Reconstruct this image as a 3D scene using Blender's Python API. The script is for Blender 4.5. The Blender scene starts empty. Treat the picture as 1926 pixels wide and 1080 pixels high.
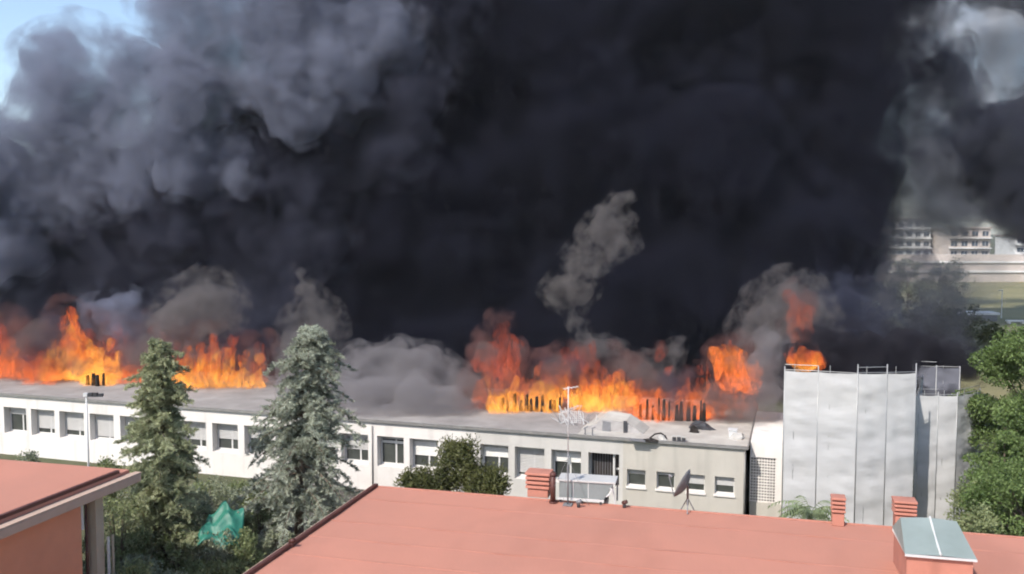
import bpy, bmesh, math, random
import numpy as np
from mathutils import Vector, Matrix, Quaternion

sc = bpy.context.scene
C = sc.collection
R = random.Random(11)
NR = np.random.default_rng(7)

# ------------------------------------------------------------------ camera
F, CX, CY, EYE = 1668.0, 963.0, 540.0, 17.0        # photograph's focal length in its own pixels, centre, eye height
PITCH = math.atan(110 / F)
cd = bpy.data.cameras.new('camera')
cam = bpy.data.objects.new('camera', cd); C.objects.link(cam)
cd.lens = 36 * F / 1926; cd.clip_end = 6000
cam.location = (0, 0, EYE); cam.rotation_euler = (math.pi / 2 - PITCH, 0, 0)
sc.camera = cam

# ------------------------------------------------------------------ sky, sun, exposure
SUN = Vector((-0.50, -0.62, 0.80)).normalized()
w = bpy.data.worlds.new('World'); sc.world = w; w.use_nodes = True
nt = w.node_tree
sky = nt.nodes.new('ShaderNodeTexSky'); sky.sky_type = 'NISHITA'; sky.sun_disc = False
sky.sun_elevation = math.asin(SUN.z); sky.sun_rotation = math.atan2(SUN.x, SUN.y)
sky.air_density = 1.0; sky.dust_density = 1.0; sky.ozone_density = 1.0
nt.links.new(sky.outputs[0], nt.nodes['Background'].inputs[0])
nt.nodes['Background'].inputs[1].default_value = 0.15
sl = bpy.data.lights.new('sun', 'SUN'); sl.energy = 3.6; sl.angle = math.radians(0.53); sl.color = (1.0, 0.94, 0.86)
so = bpy.data.objects.new('sun', sl); C.objects.link(so); so.rotation_euler = SUN.to_track_quat('Z', 'Y').to_euler()
sc.view_settings.view_transform = 'Standard'; sc.view_settings.look = 'None'
sc.view_settings.gamma = 1; sc.view_settings.use_curve_mapping = False
sc.view_settings.exposure = 0.57
sc.cycles.max_bounces = 6; sc.cycles.diffuse_bounces = 3; sc.cycles.volume_bounces = 2
sc.cycles.transparent_max_bounces = 16
sc.cycles.use_denoising = True
sc.cycles.use_adaptive_sampling = True; sc.cycles.adaptive_threshold = 0.05; sc.cycles.adaptive_min_samples = 16
sc.cycles.filter_width = 2.0
sc.cycles.volume_step_rate = 1.0; sc.cycles.volume_max_steps = 256

# ------------------------------------------------------------------ geometry of the place
def ray(px, py):
    u = (px - CX) / F; v = -(py - CY) / F
    return Vector((u, math.cos(PITCH) + v * math.sin(PITCH), -math.sin(PITCH) + v * math.cos(PITCH)))
def at(px, py, Y):
    r = ray(px, py); return Vector((0, 0, EYE)) + r * (Y / r.y)
def onz(px, py, z):
    r = ray(px, py); return Vector((0, 0, EYE)) + r * ((z - EYE) / r.z)

FA = Vector((-37.10, 65.65, 0)); FANG = math.radians(-17.666)      # front wall of the long pavilion
FT = Vector((math.cos(FANG), math.sin(FANG), 0)); FN = Vector((-FT.y, FT.x, 0))   # along it, and into it
def sof(px, py=800, d=0.0):
    r = ray(px, py); o = Vector((0, 0, EYE)); p0 = FA + FN * d
    t = (p0 - o).dot(FN) / r.dot(FN); return (o + r * t - FA).dot(FT)
def loc(v):
    v = Vector(v) - FA; return Vector((v.dot(FT), v.dot(FN), v.z))

# ------------------------------------------------------------------ helpers
def tag(o, label=None, cat=None, group=None, kind=None):
    if label: o['label'] = label
    if cat: o['category'] = cat
    if group: o['group'] = group
    if kind: o['kind'] = kind
    return o
def empty(name, loc=(0, 0, 0), rz=0.0):
    o = bpy.data.objects.new(name, None); C.objects.link(o)
    o.location = loc; o.rotation_euler = (0, 0, rz); o.empty_display_size = 0.3
    return o
def thing(name, label, cat, loc=(0, 0, 0), rz=0.0, group=None):
    return tag(empty(name, loc, rz), label, cat, group)

class MB:
    def __init__(s): s.v = []; s.f = []
    def add(s, vs, fs):
        n = len(s.v); s.v += [tuple(p) for p in vs]; s.f += [tuple(i + n for i in f) for f in fs]; return s
    def box(s, x0, x1, y0, y1, z0, z1):
        return s.add([(x0,y0,z0),(x1,y0,z0),(x1,y1,z0),(x0,y1,z0),(x0,y0,z1),(x1,y0,z1),(x1,y1,z1),(x0,y1,z1)],
                     [(0,3,2,1),(4,5,6,7),(0,1,5,4),(1,2,6,5),(2,3,7,6),(3,0,4,7)])
    def prism(s, pts, z0, z1):
        n = len(pts)
        return s.add([(p[0],p[1],z0) for p in pts] + [(p[0],p[1],z1) for p in pts],
                     [tuple(range(n))[::-1], tuple(range(n, 2*n))] + [(i,(i+1)%n,n+(i+1)%n,n+i) for i in range(n)])
    def tube(s, pts, radii, n=8, cap=True):
        pts = [Vector(p) for p in pts]
        if not hasattr(radii, '__len__'): radii = [radii] * len(pts)
        vs = []; fs = []
        for i, p in enumerate(pts):
            d = (pts[min(i+1, len(pts)-1)] - pts[max(i-1, 0)]).normalized()
            a = Vector((0,0,1)).cross(d)
            if a.length < 1e-3: a = Vector((1,0,0))
            a.normalize(); b = d.cross(a)
            for k in range(n):
                t = 2*math.pi*k/n; vs.append(p + (a*math.cos(t) + b*math.sin(t))*radii[i])
        for i in range(len(pts)-1):
            for k in range(n): fs.append((i*n+k, i*n+(k+1)%n, (i+1)*n+(k+1)%n, (i+1)*n+k))
        if cap: fs += [tuple(range(n))[::-1], tuple(range((len(pts)-1)*n, len(pts)*n))]
        return s.add(vs, fs)
    def bar(s, a, b, r, n=6): return s.tube([a, b], r, n)
    def build(s, name, mat, parent=None, smooth=False, bevel=0.0):
        me = bpy.data.meshes.new(name); me.from_pydata(s.v, [], s.f); me.update()
        if smooth: me.polygons.foreach_set('use_smooth', [True]*len(me.polygons))
        o = bpy.data.objects.new(name, me); C.objects.link(o); me.materials.append(mat)
        if parent: o.parent = parent
        if bevel:
            b = o.modifiers.new('bevel', 'BEVEL'); b.width = bevel; b.segments = 2; b.limit_method = 'ANGLE'
        return o

def mesh_np(name, V, Q, mat, parent=None):
    me = bpy.data.meshes.new(name); V = np.asarray(V, np.float32); Q = np.asarray(Q, np.int32)
    k = Q.shape[1]
    me.vertices.add(len(V)); me.vertices.foreach_set('co', V.ravel())
    me.loops.add(Q.size); me.loops.foreach_set('vertex_index', Q.ravel())
    me.polygons.add(len(Q)); me.polygons.foreach_set('loop_start', np.arange(len(Q), dtype=np.int32)*k)
    me.update(calc_edges=True); me.validate()
    o = bpy.data.objects.new(name, me); C.objects.link(o); me.materials.append(mat)
    if parent: o.parent = parent
    return o

# ------------------------------------------------------------------ materials
MATS = {}
def mat(name, col, rough=0.8, var=0.15, scale=3.0, col2=None, metal=0.0, bump=0.0, stretch=(1,1,1), spec=0.3, fine=0.0, streak=None):
    m = bpy.data.materials.new(name); m.use_nodes = True; t = m.node_tree; N = t.nodes; L = t.links
    b = N['Principled BSDF']; b.inputs['Roughness'].default_value = rough; b.inputs['Metallic'].default_value = metal
    b.inputs['Specular IOR Level'].default_value = spec
    tc = N.new('ShaderNodeTexCoord'); mp = N.new('ShaderNodeMapping'); mp.inputs['Scale'].default_value = stretch
    L.new(tc.outputs['Object'], mp.inputs[0])
    n1 = N.new('ShaderNodeTexNoise'); n1.inputs['Scale'].default_value = scale; n1.inputs['Detail'].default_value = 8; n1.inputs['Roughness'].default_value = 0.65
    L.new(mp.outputs[0], n1.inputs['Vector'])
    rp = N.new('ShaderNodeValToRGB'); rp.color_ramp.elements[0].position = 0.3; rp.color_ramp.elements[1].position = 0.7
    c2 = col2 or tuple(c*(1-var) for c in col); c1 = col if col2 else tuple(min(1, c*(1+var)) for c in col)
    rp.color_ramp.elements[0].color = (*c2, 1); rp.color_ramp.elements[1].color = (*c1, 1)
    L.new(n1.outputs['Fac'], rp.inputs[0]); L.new(rp.outputs[0], b.inputs['Base Color'])
    if streak:
        m3 = N.new('ShaderNodeMapping'); m3.inputs['Scale'].default_value = streak; L.new(tc.outputs['Object'], m3.inputs[0])
        n3 = N.new('ShaderNodeTexNoise'); n3.inputs['Scale'].default_value = 1; n3.inputs['Detail'].default_value = 6; L.new(m3.outputs[0], n3.inputs['Vector'])
        r3 = N.new('ShaderNodeMapRange'); r3.inputs[1].default_value = .52; r3.inputs[2].default_value = .75; r3.inputs[3].default_value = 0; r3.inputs[4].default_value = .45; L.new(n3.outputs['Fac'], r3.inputs[0])
        mx = N.new('ShaderNodeMix'); mx.data_type = 'RGBA'; L.new(r3.outputs[0], mx.inputs[0]); L.new(rp.outputs[0], mx.inputs[6]); mx.inputs[7].default_value = tuple(c*.55 for c in col)+(1,)
        L.new(mx.outputs[2], b.inputs['Base Color'])
    if bump:
        n2 = N.new('ShaderNodeTexNoise'); n2.inputs['Scale'].default_value = fine or scale*6; n2.inputs['Detail'].default_value = 4
        L.new(mp.outputs[0], n2.inputs['Vector'])
        bp = N.new('ShaderNodeBump'); bp.inputs['Strength'].default_value = bump; bp.inputs['Distance'].default_value = 0.05
        L.new(n2.outputs['Fac'], bp.inputs['Height']); L.new(bp.outputs[0], b.inputs['Normal'])
    MATS[name] = m; return m
def leafmat(name, dark, light, scale=0.9, trans=0.25):
    m = bpy.data.materials.new(name); m.use_nodes = True; t = m.node_tree; N = t.nodes; L = t.links; N.clear()
    out = N.new('ShaderNodeOutputMaterial'); g = N.new('ShaderNodeNewGeometry'); n1 = N.new('ShaderNodeTexNoise')
    n1.inputs['Scale'].default_value = scale; n1.inputs['Detail'].default_value = 6
    L.new(g.outputs['Position'], n1.inputs['Vector'])
    ri = N.new('ShaderNodeMath'); ri.operation = 'MULTIPLY_ADD'; ri.inputs[1].default_value = 0.30; ri.inputs[2].default_value = -0.13
    L.new(g.outputs['Random Per Island'], ri.inputs[0])
    ad = N.new('ShaderNodeMath'); ad.operation = 'ADD'; L.new(n1.outputs['Fac'], ad.inputs[0]); L.new(ri.outputs[0], ad.inputs[1])
    rp = N.new('ShaderNodeValToRGB'); rp.color_ramp.elements[0].position = 0.3; rp.color_ramp.elements[1].position = 0.72
    rp.color_ramp.elements[0].color = (*dark, 1); rp.color_ramp.elements[1].color = (*light, 1)
    L.new(ad.outputs[0], rp.inputs[0])
    d = N.new('ShaderNodeBsdfPrincipled'); d.inputs['Roughness'].default_value = 0.55; d.inputs['Specular IOR Level'].default_value = 0.2
    tr = N.new('ShaderNodeBsdfTranslucent'); mx = N.new('ShaderNodeMixShader'); mx.inputs[0].default_value = trans
    L.new(rp.outputs[0], d.inputs['Base Color']); L.new(rp.outputs[0], tr.inputs[0])
    L.new(d.outputs[0], mx.inputs[1]); L.new(tr.outputs[0], mx.inputs[2]); L.new(mx.outputs[0], out.inputs[0])
    MATS[name] = m; return m
M = MATS
mat('white_render', (.74,.70,.665), .85, col2=(.64,.60,.56), scale=.35, bump=.12, fine=14, streak=(1.6,1.6,.12))
mat('cream_render', (.49,.46,.405), .85, col2=(.42,.39,.345), scale=.5, bump=.12, fine=14, streak=(1.6,1.6,.12))
mat('cream_bay', (.55,.525,.49), .85, col2=(.47,.45,.42), scale=.5, bump=.12, fine=14, streak=(1.6,1.6,.12))
mat('roof_concrete', (.36,.33,.31), .9, col2=(.22,.20,.19), scale=.45, bump=.25, fine=5, streak=(.25,.5,1))
mat('pale_membrane', (.52,.49,.44), .85, col2=(.36,.32,.285), scale=.7, bump=.25, fine=4)
mat('edge_metal', (.25,.24,.23), .5, .2, 2, metal=.3)
mat('window_frame', (.62,.61,.59), .5, .06, 2)
mat('shutter_grey', (.46,.45,.44), .7, .06, 1.2)
mat('shutter_white', (.74,.73,.70), .7, .05, 1.2)
mat('pane_glass', (.055,.06,.055), .08, .35, .6, spec=.6)
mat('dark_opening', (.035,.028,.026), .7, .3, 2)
mat('terracotta_roof', (.49,.212,.152), .8, col2=(.41,.188,.138), scale=.16, bump=.2, fine=9, streak=(.35,.12,1))
mat('terracotta_lap', (.475,.206,.149), .8, col2=(.40,.184,.136), scale=.4, bump=.2, fine=9, streak=(.35,.9,1))
mat('terracotta_plain', (.44,.19,.14), .8, .1, 1.5, bump=.1, streak=(2,2,.3))
mat('terracotta_wall', (.70,.30,.185), .85, .08, .6, bump=.12, fine=10)
mat('brown_trim', (.085,.032,.026), .5, .25, 3)
mat('beige_fascia', (.46,.33,.26), .8, .1, 1, streak=(1,1,1))
mat('beige_pillar', (.42,.36,.28), .85, .1, 1.2)
mat('galvanised', (.24,.275,.28), .5, .12, 1.5, metal=.35, bump=.1)
mat('cap_metal', (.30,.35,.335), .5, col2=(.24,.285,.265), scale=.9, metal=.25, bump=.15, fine=3)
mat('white_metal', (.55,.55,.55), .45, .05, 3)
mat('grey_metal', (.20,.20,.21), .5, .15, 4, metal=.2)
mat('dish_grey', (.15,.15,.155), .5, .1, 3)
mat('dark_metal', (.05,.05,.055), .5, .3, 3)
mat('scaffold_sheet', (.49,.485,.48), .6, col2=(.42,.415,.415), scale=.4, stretch=(1,1,1.8), bump=.25, fine=1.6)
mat('scaffold_sheet_shade', (.165,.168,.20), .7, col2=(.13,.133,.16), scale=.5, bump=.25, fine=1.6)  # same sheeting, darker and bluer: the shade is painted into its colour
mat('scaffold_pole', (.36,.36,.36), .45, .1, 2, metal=.5)
mat('plank_wood', (.25,.17,.10), .8, .2, 3)
mat('char', (.022,.018,.016), .95, .5, 4, bump=.3)
mat('ash_grey', (.36,.34,.33), .9, .2, 2, bump=.3)
mat('ash_white', (.45,.43,.40), .9, .2, 3, bump=.3)
mat('ground_soil', (.115,.105,.062), .95, col2=(.055,.072,.03), scale=.35, bump=.4, fine=3)
mat('meadow_grass', (.25,.22,.12), .95, col2=(.15,.145,.07), scale=.05, bump=.3, fine=1.5, stretch=(.3,1,1))
mat('asphalt_dark', (.075,.066,.058), .9, .25, .8, bump=.2)
mat('road_pale', (.36,.34,.31), .9, .12, .1, stretch=(.1,1,1))
mat('far_wall_pale', (.50,.44,.40), .9, .12, .15)
mat('far_white', (.68,.67,.66), .8, .08, .3)
mat('far_window', (.06,.08,.11), .2, .3, .5)
mat('tarp_teal', (.03,.16,.115), .45, .15, 2, bump=.2)
mat('bark', (.13,.10,.075), .9, .3, 5, bump=.4, stretch=(1,1,.25))
leafmat('cedar_needle', (.15,.17,.12), (.56,.59,.48), 1.3, .4)
leafmat('fir_needle', (.15,.18,.09), (.54,.56,.35), .9, .4)
leafmat('shrub_leaf', (.11,.14,.06), (.34,.38,.19), 1.3, .35)
leafmat('shrub_leaf_grey', (.14,.16,.10), (.43,.46,.32), 1.2, .35)
leafmat('broad_leaf', (.06,.10,.028), (.175,.24,.085), .55)
leafmat('olive_leaf', (.05,.06,.02), (.15,.155,.06), 1.5)
leafmat('palm_leaf', (.11,.14,.07), (.30,.36,.20), 1.2)

# ------------------------------------------------------------------ ground
def sheet(name, pts, z, m, kind='structure'):
    o = MB().add([(p[0],p[1],z) for p in pts], [tuple(range(len(pts)))]).build(name, m)
    return tag(o, kind=kind)
sheet('ground', [(-1800,-300),(1800,-300),(1800,2600),(-1800,2600)], 0, M['ground_soil'])
sheet('meadow', [(28,88),(260,80),(420,300),(40,300)], .004, M['meadow_grass'])
sheet('road', [(-60,303),(520,303),(520,330),(-60,330)], .008, M['road_pale'])
def fpt(s, d): return FA + FT*s + FN*d
sheet('courtyard', [fpt(22.5,-14),fpt(36,-14),fpt(36,-.02),fpt(22.5,-.02)], .004, M['asphalt_dark'])

# ------------------------------------------------------------------ long white pavilion
RZ = 4.5
pav = thing('pavilion', 'long low white flat-roofed pavilion with rows of recessed windows, its roof on fire', 'building', FA, FANG)
S0, S1, DEP = -9.0, 52.8, 13.0
SPL = sof(1172, 850)                              # where the window bays end and the plain cream wing begins
ops_px = [(8,50),(59,103),(112,158),(169,214),(226,272),(284,330),(341,387),(399,447),(459,506),(518,566),(578,630),(641,692),
          (709,759),(770,823),(835,888),(903,956),(968,1024),(1037,1093),(1107,1165)]
ops = [(sof(a), sof(b)) for a, b in ops_px]
x = ops[0][0]
for _ in range(3): ops.insert(0, (x-2.62, x-.45)); x -= 2.62
ZB, ZT, RD = 1.62, 3.62, .55
SCR = sof(896)                                    # bays past this joint are rendered in a greyer cream
fw = MB(); fc = MB()
fw.box(S0, SCR, 0, RD, 0, ZB); fw.box(S0, SCR, 0, RD, ZT, RZ); fc.box(SCR, SPL, .012, RD, 0, ZB); fc.box(SCR, SPL, .012, RD, ZT, RZ)
e = S0
for a, b in ops:
    if e < SCR < a: fw.box(e, SCR, 0, RD, ZB, ZT); fc.box(SCR, a, .012, RD, ZB, ZT)
    else: (fw if a < SCR else fc).box(e, a, 0 if a < SCR else .012, RD, ZB, ZT)
    e = b
fc.box(e, SPL, .012, RD, ZB, ZT)
fc.build('bay_wall', M['cream_bay'], pav)
fw.build('front_wall', M['white_render'], pav)
bw = MB(); bw.box(S0, S0+.3, RD, DEP, 0, RZ-.02); bw.box(S0, S1, DEP-.3, DEP, 0, RZ-.03)
bw.build('rear_wall', M['white_render'], pav)
# windows of the bays
for i, (a, b) in enumerate(ops):
    y = RD + .02
    last = i == len(ops)-1
    if last:                                        # barred doorway and side light
        xm = a + (b-a)*.80
        fr = MB(); fr.box(a,b,y,y+.08,ZT-.08,ZT); fr.box(xm-.04,xm+.06,y-.3,y+.08,ZB-.6,ZT-.08); fr.box(b-.05,b,y,y+.08,ZB,ZT-.08)
        fr.box(xm+.06,b-.05,y,y+.06,2.55,2.66); fr.box(a,a+.06,y,y+.08,ZB,ZT-.08)
        wd = fr.build('doorway', M['window_frame'], pav)
        MB().box(a, b, y+.10, y+.14, ZB, ZT).build('door_leaf', M['dark_opening'], wd)
        n = 9
        for k in range(n):
            xx = a+.1+(xm-.1-a-.1)*k/(n-1)
            MB().box(xx-.012,xx+.012,y+.03,y+.06,ZB+.02,ZT-.1).build('door_bar', M['grey_metal'], wd)
        continue
    fr = MB()
    fr.box(a,b,y,y+.09,ZT-.10,ZT); fr.box(a,b,y,y+.09,ZB+.06,ZB+.15)
    fr.box(a,a+.09,y,y+.09,ZB+.15,ZT-.10); fr.box(b-.09,b,y,y+.09,ZB+.15,ZT-.10)
    xm = a + (b-a)*.58; fr.box(xm-.05,xm+.05,y,y+.09,ZB+.15,ZT-.10)
    wd = fr.build('window', M['window_frame'], pav)
    MB().box(a+.09,xm-.05,y+.04,y+.06,ZB+.15,ZT-.10).build('pane', M['pane_glass'], wd)
    MB().box(xm+.05,b-.09,y+.04,y+.06,ZB+.15,ZT-.10).build('pane', M['pane_glass'], wd)
    sl_ = MB(); sl_.add([(a,.02,ZB+.005),(b,.02,ZB+.005),(b,y,ZB+.06),(a,y,ZB+.06),(a,.02,ZB-.0),(b,.02,ZB-.0),(b,y,ZB),(a,y,ZB)],
             [(0,1,2,3),(0,4,5,1),(1,5,6,2),(2,6,7,3),(3,7,4,0)])
    sl_.build('sill', M['white_render'], wd)
    px = ops_px[i-3] if i >= 3 else (0,0)
    drop = {4:.82,5:.80,6:.95,10:.62,15:.28,16:.62,18:.45,19:.93,20:.42}.get(i, R.choice([.5,.3,.75,.6]))
    zt = ZT-.12; zb = zt-(zt-ZB-.15)*drop
    if i == 15: zt, zb = ZT-.38, ZT-.56
    nsl = max(1, int((zt-zb)/.09)); sh = MB()
    for k in range(nsl):
        z1 = zt-(zt-zb)*k/nsl; z0 = zt-(zt-zb)*(k+1)/nsl
        sh.add([(a+.1,y-.02,z1),(b-.1,y-.02,z1),(b-.1,y-.045,(z0+z1)/2),(a+.1,y-.045,(z0+z1)/2),(a+.1,y-.02,z0+.008),(b-.1,y-.02,z0+.008)],
               [(0,3,2,1),(3,4,5,2)])
    sh.build('roller_shutter', M['shutter_white' if i in (15,18,20,16) else 'shutter_grey'], wd)
    bx = MB(); bx.box(a+.09,b-.09,y-.10,y-.003,ZT-.26,ZT-.004)
    bx.build('shutter_box', M['shutter_grey'], wd)
# downpipes
for px in (700.5, 1402):
    s = sof(px); MB().tube([(s,-.06,0),(s,-.06,RZ-.25)], .045, 8).build('downpipe', M['edge_metal'], pav, True)
# cream wing with four small windows
ww = MB(); WZ0, WZ1 = 1.78, 2.80
sw = [(sof(a), sof(b)) for a, b in ((1180,1215),(1236,1270),(1293,1327),(1346,1383))]
ww.box(SPL, S1, 0, .35, 0, WZ0); ww.box(SPL, S1, 0, .35, WZ1, RZ)
e = SPL
for a, b in sw: ww.box(e, a, 0, .35, WZ0, WZ1); e = b
ww.box(e, S1, 0, .35, WZ0, WZ1); ww.box(S1-.3, S1, .35, DEP-.3, 0, RZ-.02)
ww.build('side_wing_wall', M['cream_render'], pav)
for k, (a, b) in enumerate(sw):
    fr = MB(); y = .30
    fr.box(a,b,y,y+.06,WZ1-.06,WZ1); fr.box(a,b,y,y+.06,WZ0,WZ0+.06); fr.box(a,a+.06,y,y+.06,WZ0+.06,WZ1-.06); fr.box(b-.06,b,y,y+.06,WZ0+.06,WZ1-.06)
    wd = fr.build('window', M['window_frame'], pav)
    MB().box(a+.06,b-.06,y+.02,y+.04,WZ0+.06,WZ1-.06).build('pane', M['pane_glass'], wd)
    MB().box(a+.06,b-.06,y-.02,y-.002,WZ1-.06-(.25,.2,.55,.5)[k],WZ1-.06).build('roller_shutter', M['shutter_grey'], wd)
    MB().add([(a-.06,-.09,WZ0-.03),(b+.06,-.09,WZ0-.03),(b+.06,y,WZ0+.05),(a-.06,y,WZ0+.05),(a-.06,-.09,WZ0-.12),(b+.06,-.09,WZ0-.12),(b+.06,y,WZ0-.12),(a-.06,y,WZ0-.12)],
             [(0,1,2,3),(0,4,5,1),(1,5,6,2),(3,7,4,0),(4,7,6,5)]).build('sill', M['white_render'], wd)
# roof: grey deck, pale membrane over the wing, metal edging
SR = sof(1085, 850)
MB().box(S0-.2, SR, -.12, DEP+.1, RZ+.003, RZ+.12).build('roof_deck', M['roof_concrete'], pav)
MB().box(SR+.003, S1+.15, -.12, DEP+.1, RZ+.003, RZ+.14).build('roof_membrane', M['pale_membrane'], pav)
ed = MB(); ed.box(S0-.26,S1+.2,-.19,-.123,RZ+.02,RZ+.20); ed.box(S1+.153,S1+.22,-.123,DEP,RZ+.02,RZ+.20)
ed.build('roof_edging', M['edge_metal'], pav)
RT = RZ + .14

# link block with the pierced-block wall
lk = thing('link_block', 'narrow white link with a pierced breeze-block screen wall beside the sheeted tower', 'building', FA, FANG)
LD = 1.5; a = S1+.25; b = sof(1472, 850, LD)
LA = sof(1416, 850, LD)
MB().box(a, b, LD, LD+9, 3.72, 4.62).build('lintel_wall', M['white_render'], lk)
MB().box(a, b, LD-.05, LD+.35, .0, 1.05).build('plinth', M['cream_render'], lk)
MB().box(a, b, LD+.42, LD+9, .02, 3.70).build('inner_room', M['dark_opening'], lk)  # solid block, near-black in place of the shade behind the screen
MB().box(b-.35, b, LD+.02, LD+.32, 1.05, 3.72).build('pier', M['white_render'], lk)
lat = MB(); nx, nz = 9, 15; la, lb = a+.02, b-.37
for k in range(nx+1):
    xx = la+(lb-la)*k/nx; lat.box(xx-.032, xx+.032, LD+.08, LD+.26, 1.05, 3.72)
for k in range(nz+1):
    zz = 1.08+(3.69-1.08)*k/nz
    for j in range(nx):
        x0 = la+(lb-la)*j/nx+.033; x1 = la+(lb-la)*(j+1)/nx-.033
        lat.box(x0, x1, LD+.085, LD+.255, zz-.026, zz+.026)
tag(lat.build('breeze_block_screen', M['white_render'], lk), kind='stuff')
MB().box(b-.6, b+.0, LD-.02, LD+.3, 4.625, 5.5).build('parapet', M['white_render'], lk)

# ------------------------------------------------------------------ things on the pavilion roof
def rp(px, py): p = loc(onz(px, py, RT)); return p.x, p.y
def roof_thing(name, label, cat, px, py, group=None):
    return thing(name, label, cat, onz(px, py, RT), FANG, group)
# rooftop plant cabin
t = roof_thing('rooftop_housing', 'low pale sagging roof housing with dark hatch on the burning roof', 'roof housing', 1152, 812)
MB().add([(-2.3,-.1,.02),(-1.2,0,.55),(-.75,.05,.95),(.9,0,.88),(1.55,0,.5),(2.2,-.1,.02),(-2.3,2.6,.02),(-1.2,2.4,.75),(-.6,2.2,1.3),(1.0,2.2,1.15),(1.7,2.4,.6),(2.3,2.6,.02)],
         [(0,1,7,6),(1,2,8,7),(2,3,9,8),(3,4,10,9),(4,5,11,10),(6,7,8,9,10,11)]).build('covering', M['pale_membrane'], t)
MB().add([(-2.3,-.1,.0),(-1.2,.003,.54),(-.75,.053,.94),(.9,.003,.87),(1.55,.003,.49),(2.2,-.1,.0),(-1.0,.0,.0),(1.2,0,.0)],
         [(0,6,1),(6,2,1),(6,7,3,2),(7,4,3),(7,5,4)]).build('front_face', M['ash_grey'], t)
MB().add([(-.74,-.06,0),(-.12,-.06,0),(-.16,-.03,.80),(-.70,-.03,.86),(-.74,-.01,0),(-.12,-.01,0),(-.16,.02,.80),(-.70,.02,.86)],[(0,1,2,3),(7,6,5,4),(0,4,5,1),(1,5,6,2),(2,6,7,3),(3,7,4,0)]).build('hatch', M['grey_metal'], t)
MB().box(.80,1.05,-.16,-.05,.0,1.0).build('duct', M['dark_metal'], t)
t.scale = (.86,.7,.72)
# heap of bent white tubing
t = roof_thing('bent_tube_heap', 'tangle of bent white tubes heaped beside the sagging roof housing', 'debris heap', 1082, 798)
for k in range(26):
    p = Vector((R.uniform(-1.1,1.1), R.uniform(-.4,.6), 0)); q = p + Vector((R.uniform(-.7,.7), R.uniform(-.3,.3), R.uniform(.25,1.25)))
    m_ = (p+q)/2 + Vector((R.uniform(-.3,.3),0,R.uniform(0,.3)))
    MB().tube([p, m_, q], .022, 5).build('bent_tube', M['white_metal'] if k % 3 else M['grey_metal'], t)
# debris and small rooftop pieces
def lump(name, label, cat, px, py, sx, sy, sz, m, seed=0, group=None):
    rr = random.Random(seed+int(px)); bm = bmesh.new(); bmesh.ops.create_icosphere(bm, subdivisions=2, radius=1)
    for v in bm.verts:
        f = 1+rr.uniform(-.28,.28); v.co = Vector((v.co.x*sx*f, v.co.y*sy*f, max(v.co.z,-.05)*sz*f))
    me = bpy.data.meshes.new(name); bm.to_mesh(me); bm.free(); me.materials.append(m)
    o = bpy.data.objects.new(name, me); C.objects.link(o); o.location = onz(px, py, RT); o.rotation_euler = (0,0,FANG)
    return tag(o, label, cat, group)
lump('charred_lump', 'charred grey heap at the foot of the flames near the pale wing roof edge', 'debris', 1322, 806, .75, .5, .45, M['dark_metal'])
lump('charred_lump', 'small black scorched lump lying in front of the charred uprights', 'debris', 1305, 813, .30, .25, .35, M['char'], 2)
lump('curled_sheet', 'dark curled roofing sheet lying near the roof edge above the barred doorway', 'debris', 1222, 829, .55, .3, .12, M['char'], 3)
lump('ash_heap', 'whitish ash heap between the curled roofing sheets', 'debris', 1246, 828, .28, .25, .28, M['ash_white'], 4)
lump('rubble_heap', 'grey rubble heap at the end of the cream wing roof', 'debris', 1386, 825, .45, .5, .35, M['ash_white'], 5)
t = roof_thing('folded_sheet', 'dark bent metal strip curling up beside the ash heap on the roof', 'debris', 1238, 826)
MB().tube([(-.5,0,.02),(-.2,0,.28),(.15,.02,.36),(.42,0,.2),(.5,0,.0)], .05, 6).build('strip', M['char'], t)
for k, px in enumerate((1268, 1277, 1286)):
    t = roof_thing('roof_vent', ('first dark square roof vent, the one nearest the ash heap','middle dark square vent of the three on the wing roof','last of the three dark roof vents, nearest the rubble heap')[k], 'vent', px, 831, 'dark vents on the wing roof')
    MB().box(-.10,.10,-.1,.1,0,.30 - .05*(k==2)).build('shaft', M['dark_metal'], t)
    MB().box(-.13,.13,-.13,.13,.302 - .05*(k==2),.34 - .05*(k==2)).build('cowl', M['ash_white'], t)
t = roof_thing('white_vent', 'small white boxed vent at the far end of the wing roof', 'vent', 1378, 822)
MB().box(-.22,.22,-.2,.2,0,.42).build('body', M['white_metal'], t); MB().box(-.27,.27,-.25,.25,.423,.50).build('cap', M['white_metal'], t)
t = roof_thing('fallen_panel', 'flat grey panel lying on the pale roof near the edge', 'debris', 1200, 829)
MB().box(-.45,.45,-.25,.25,0,.05).build('panel', M['grey_metal'], t)
t = roof_thing('pipe_stub', 'pair of short grey pipes by the roof edge in front of the roof housing', 'pipe', 1108, 818)
for k in (-.25,.2): MB().tube([(k,0,0),(k,0,.42),(k+.18,0,.5)], .05, 6).build('pipe', M['grey_metal'], t)

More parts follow.
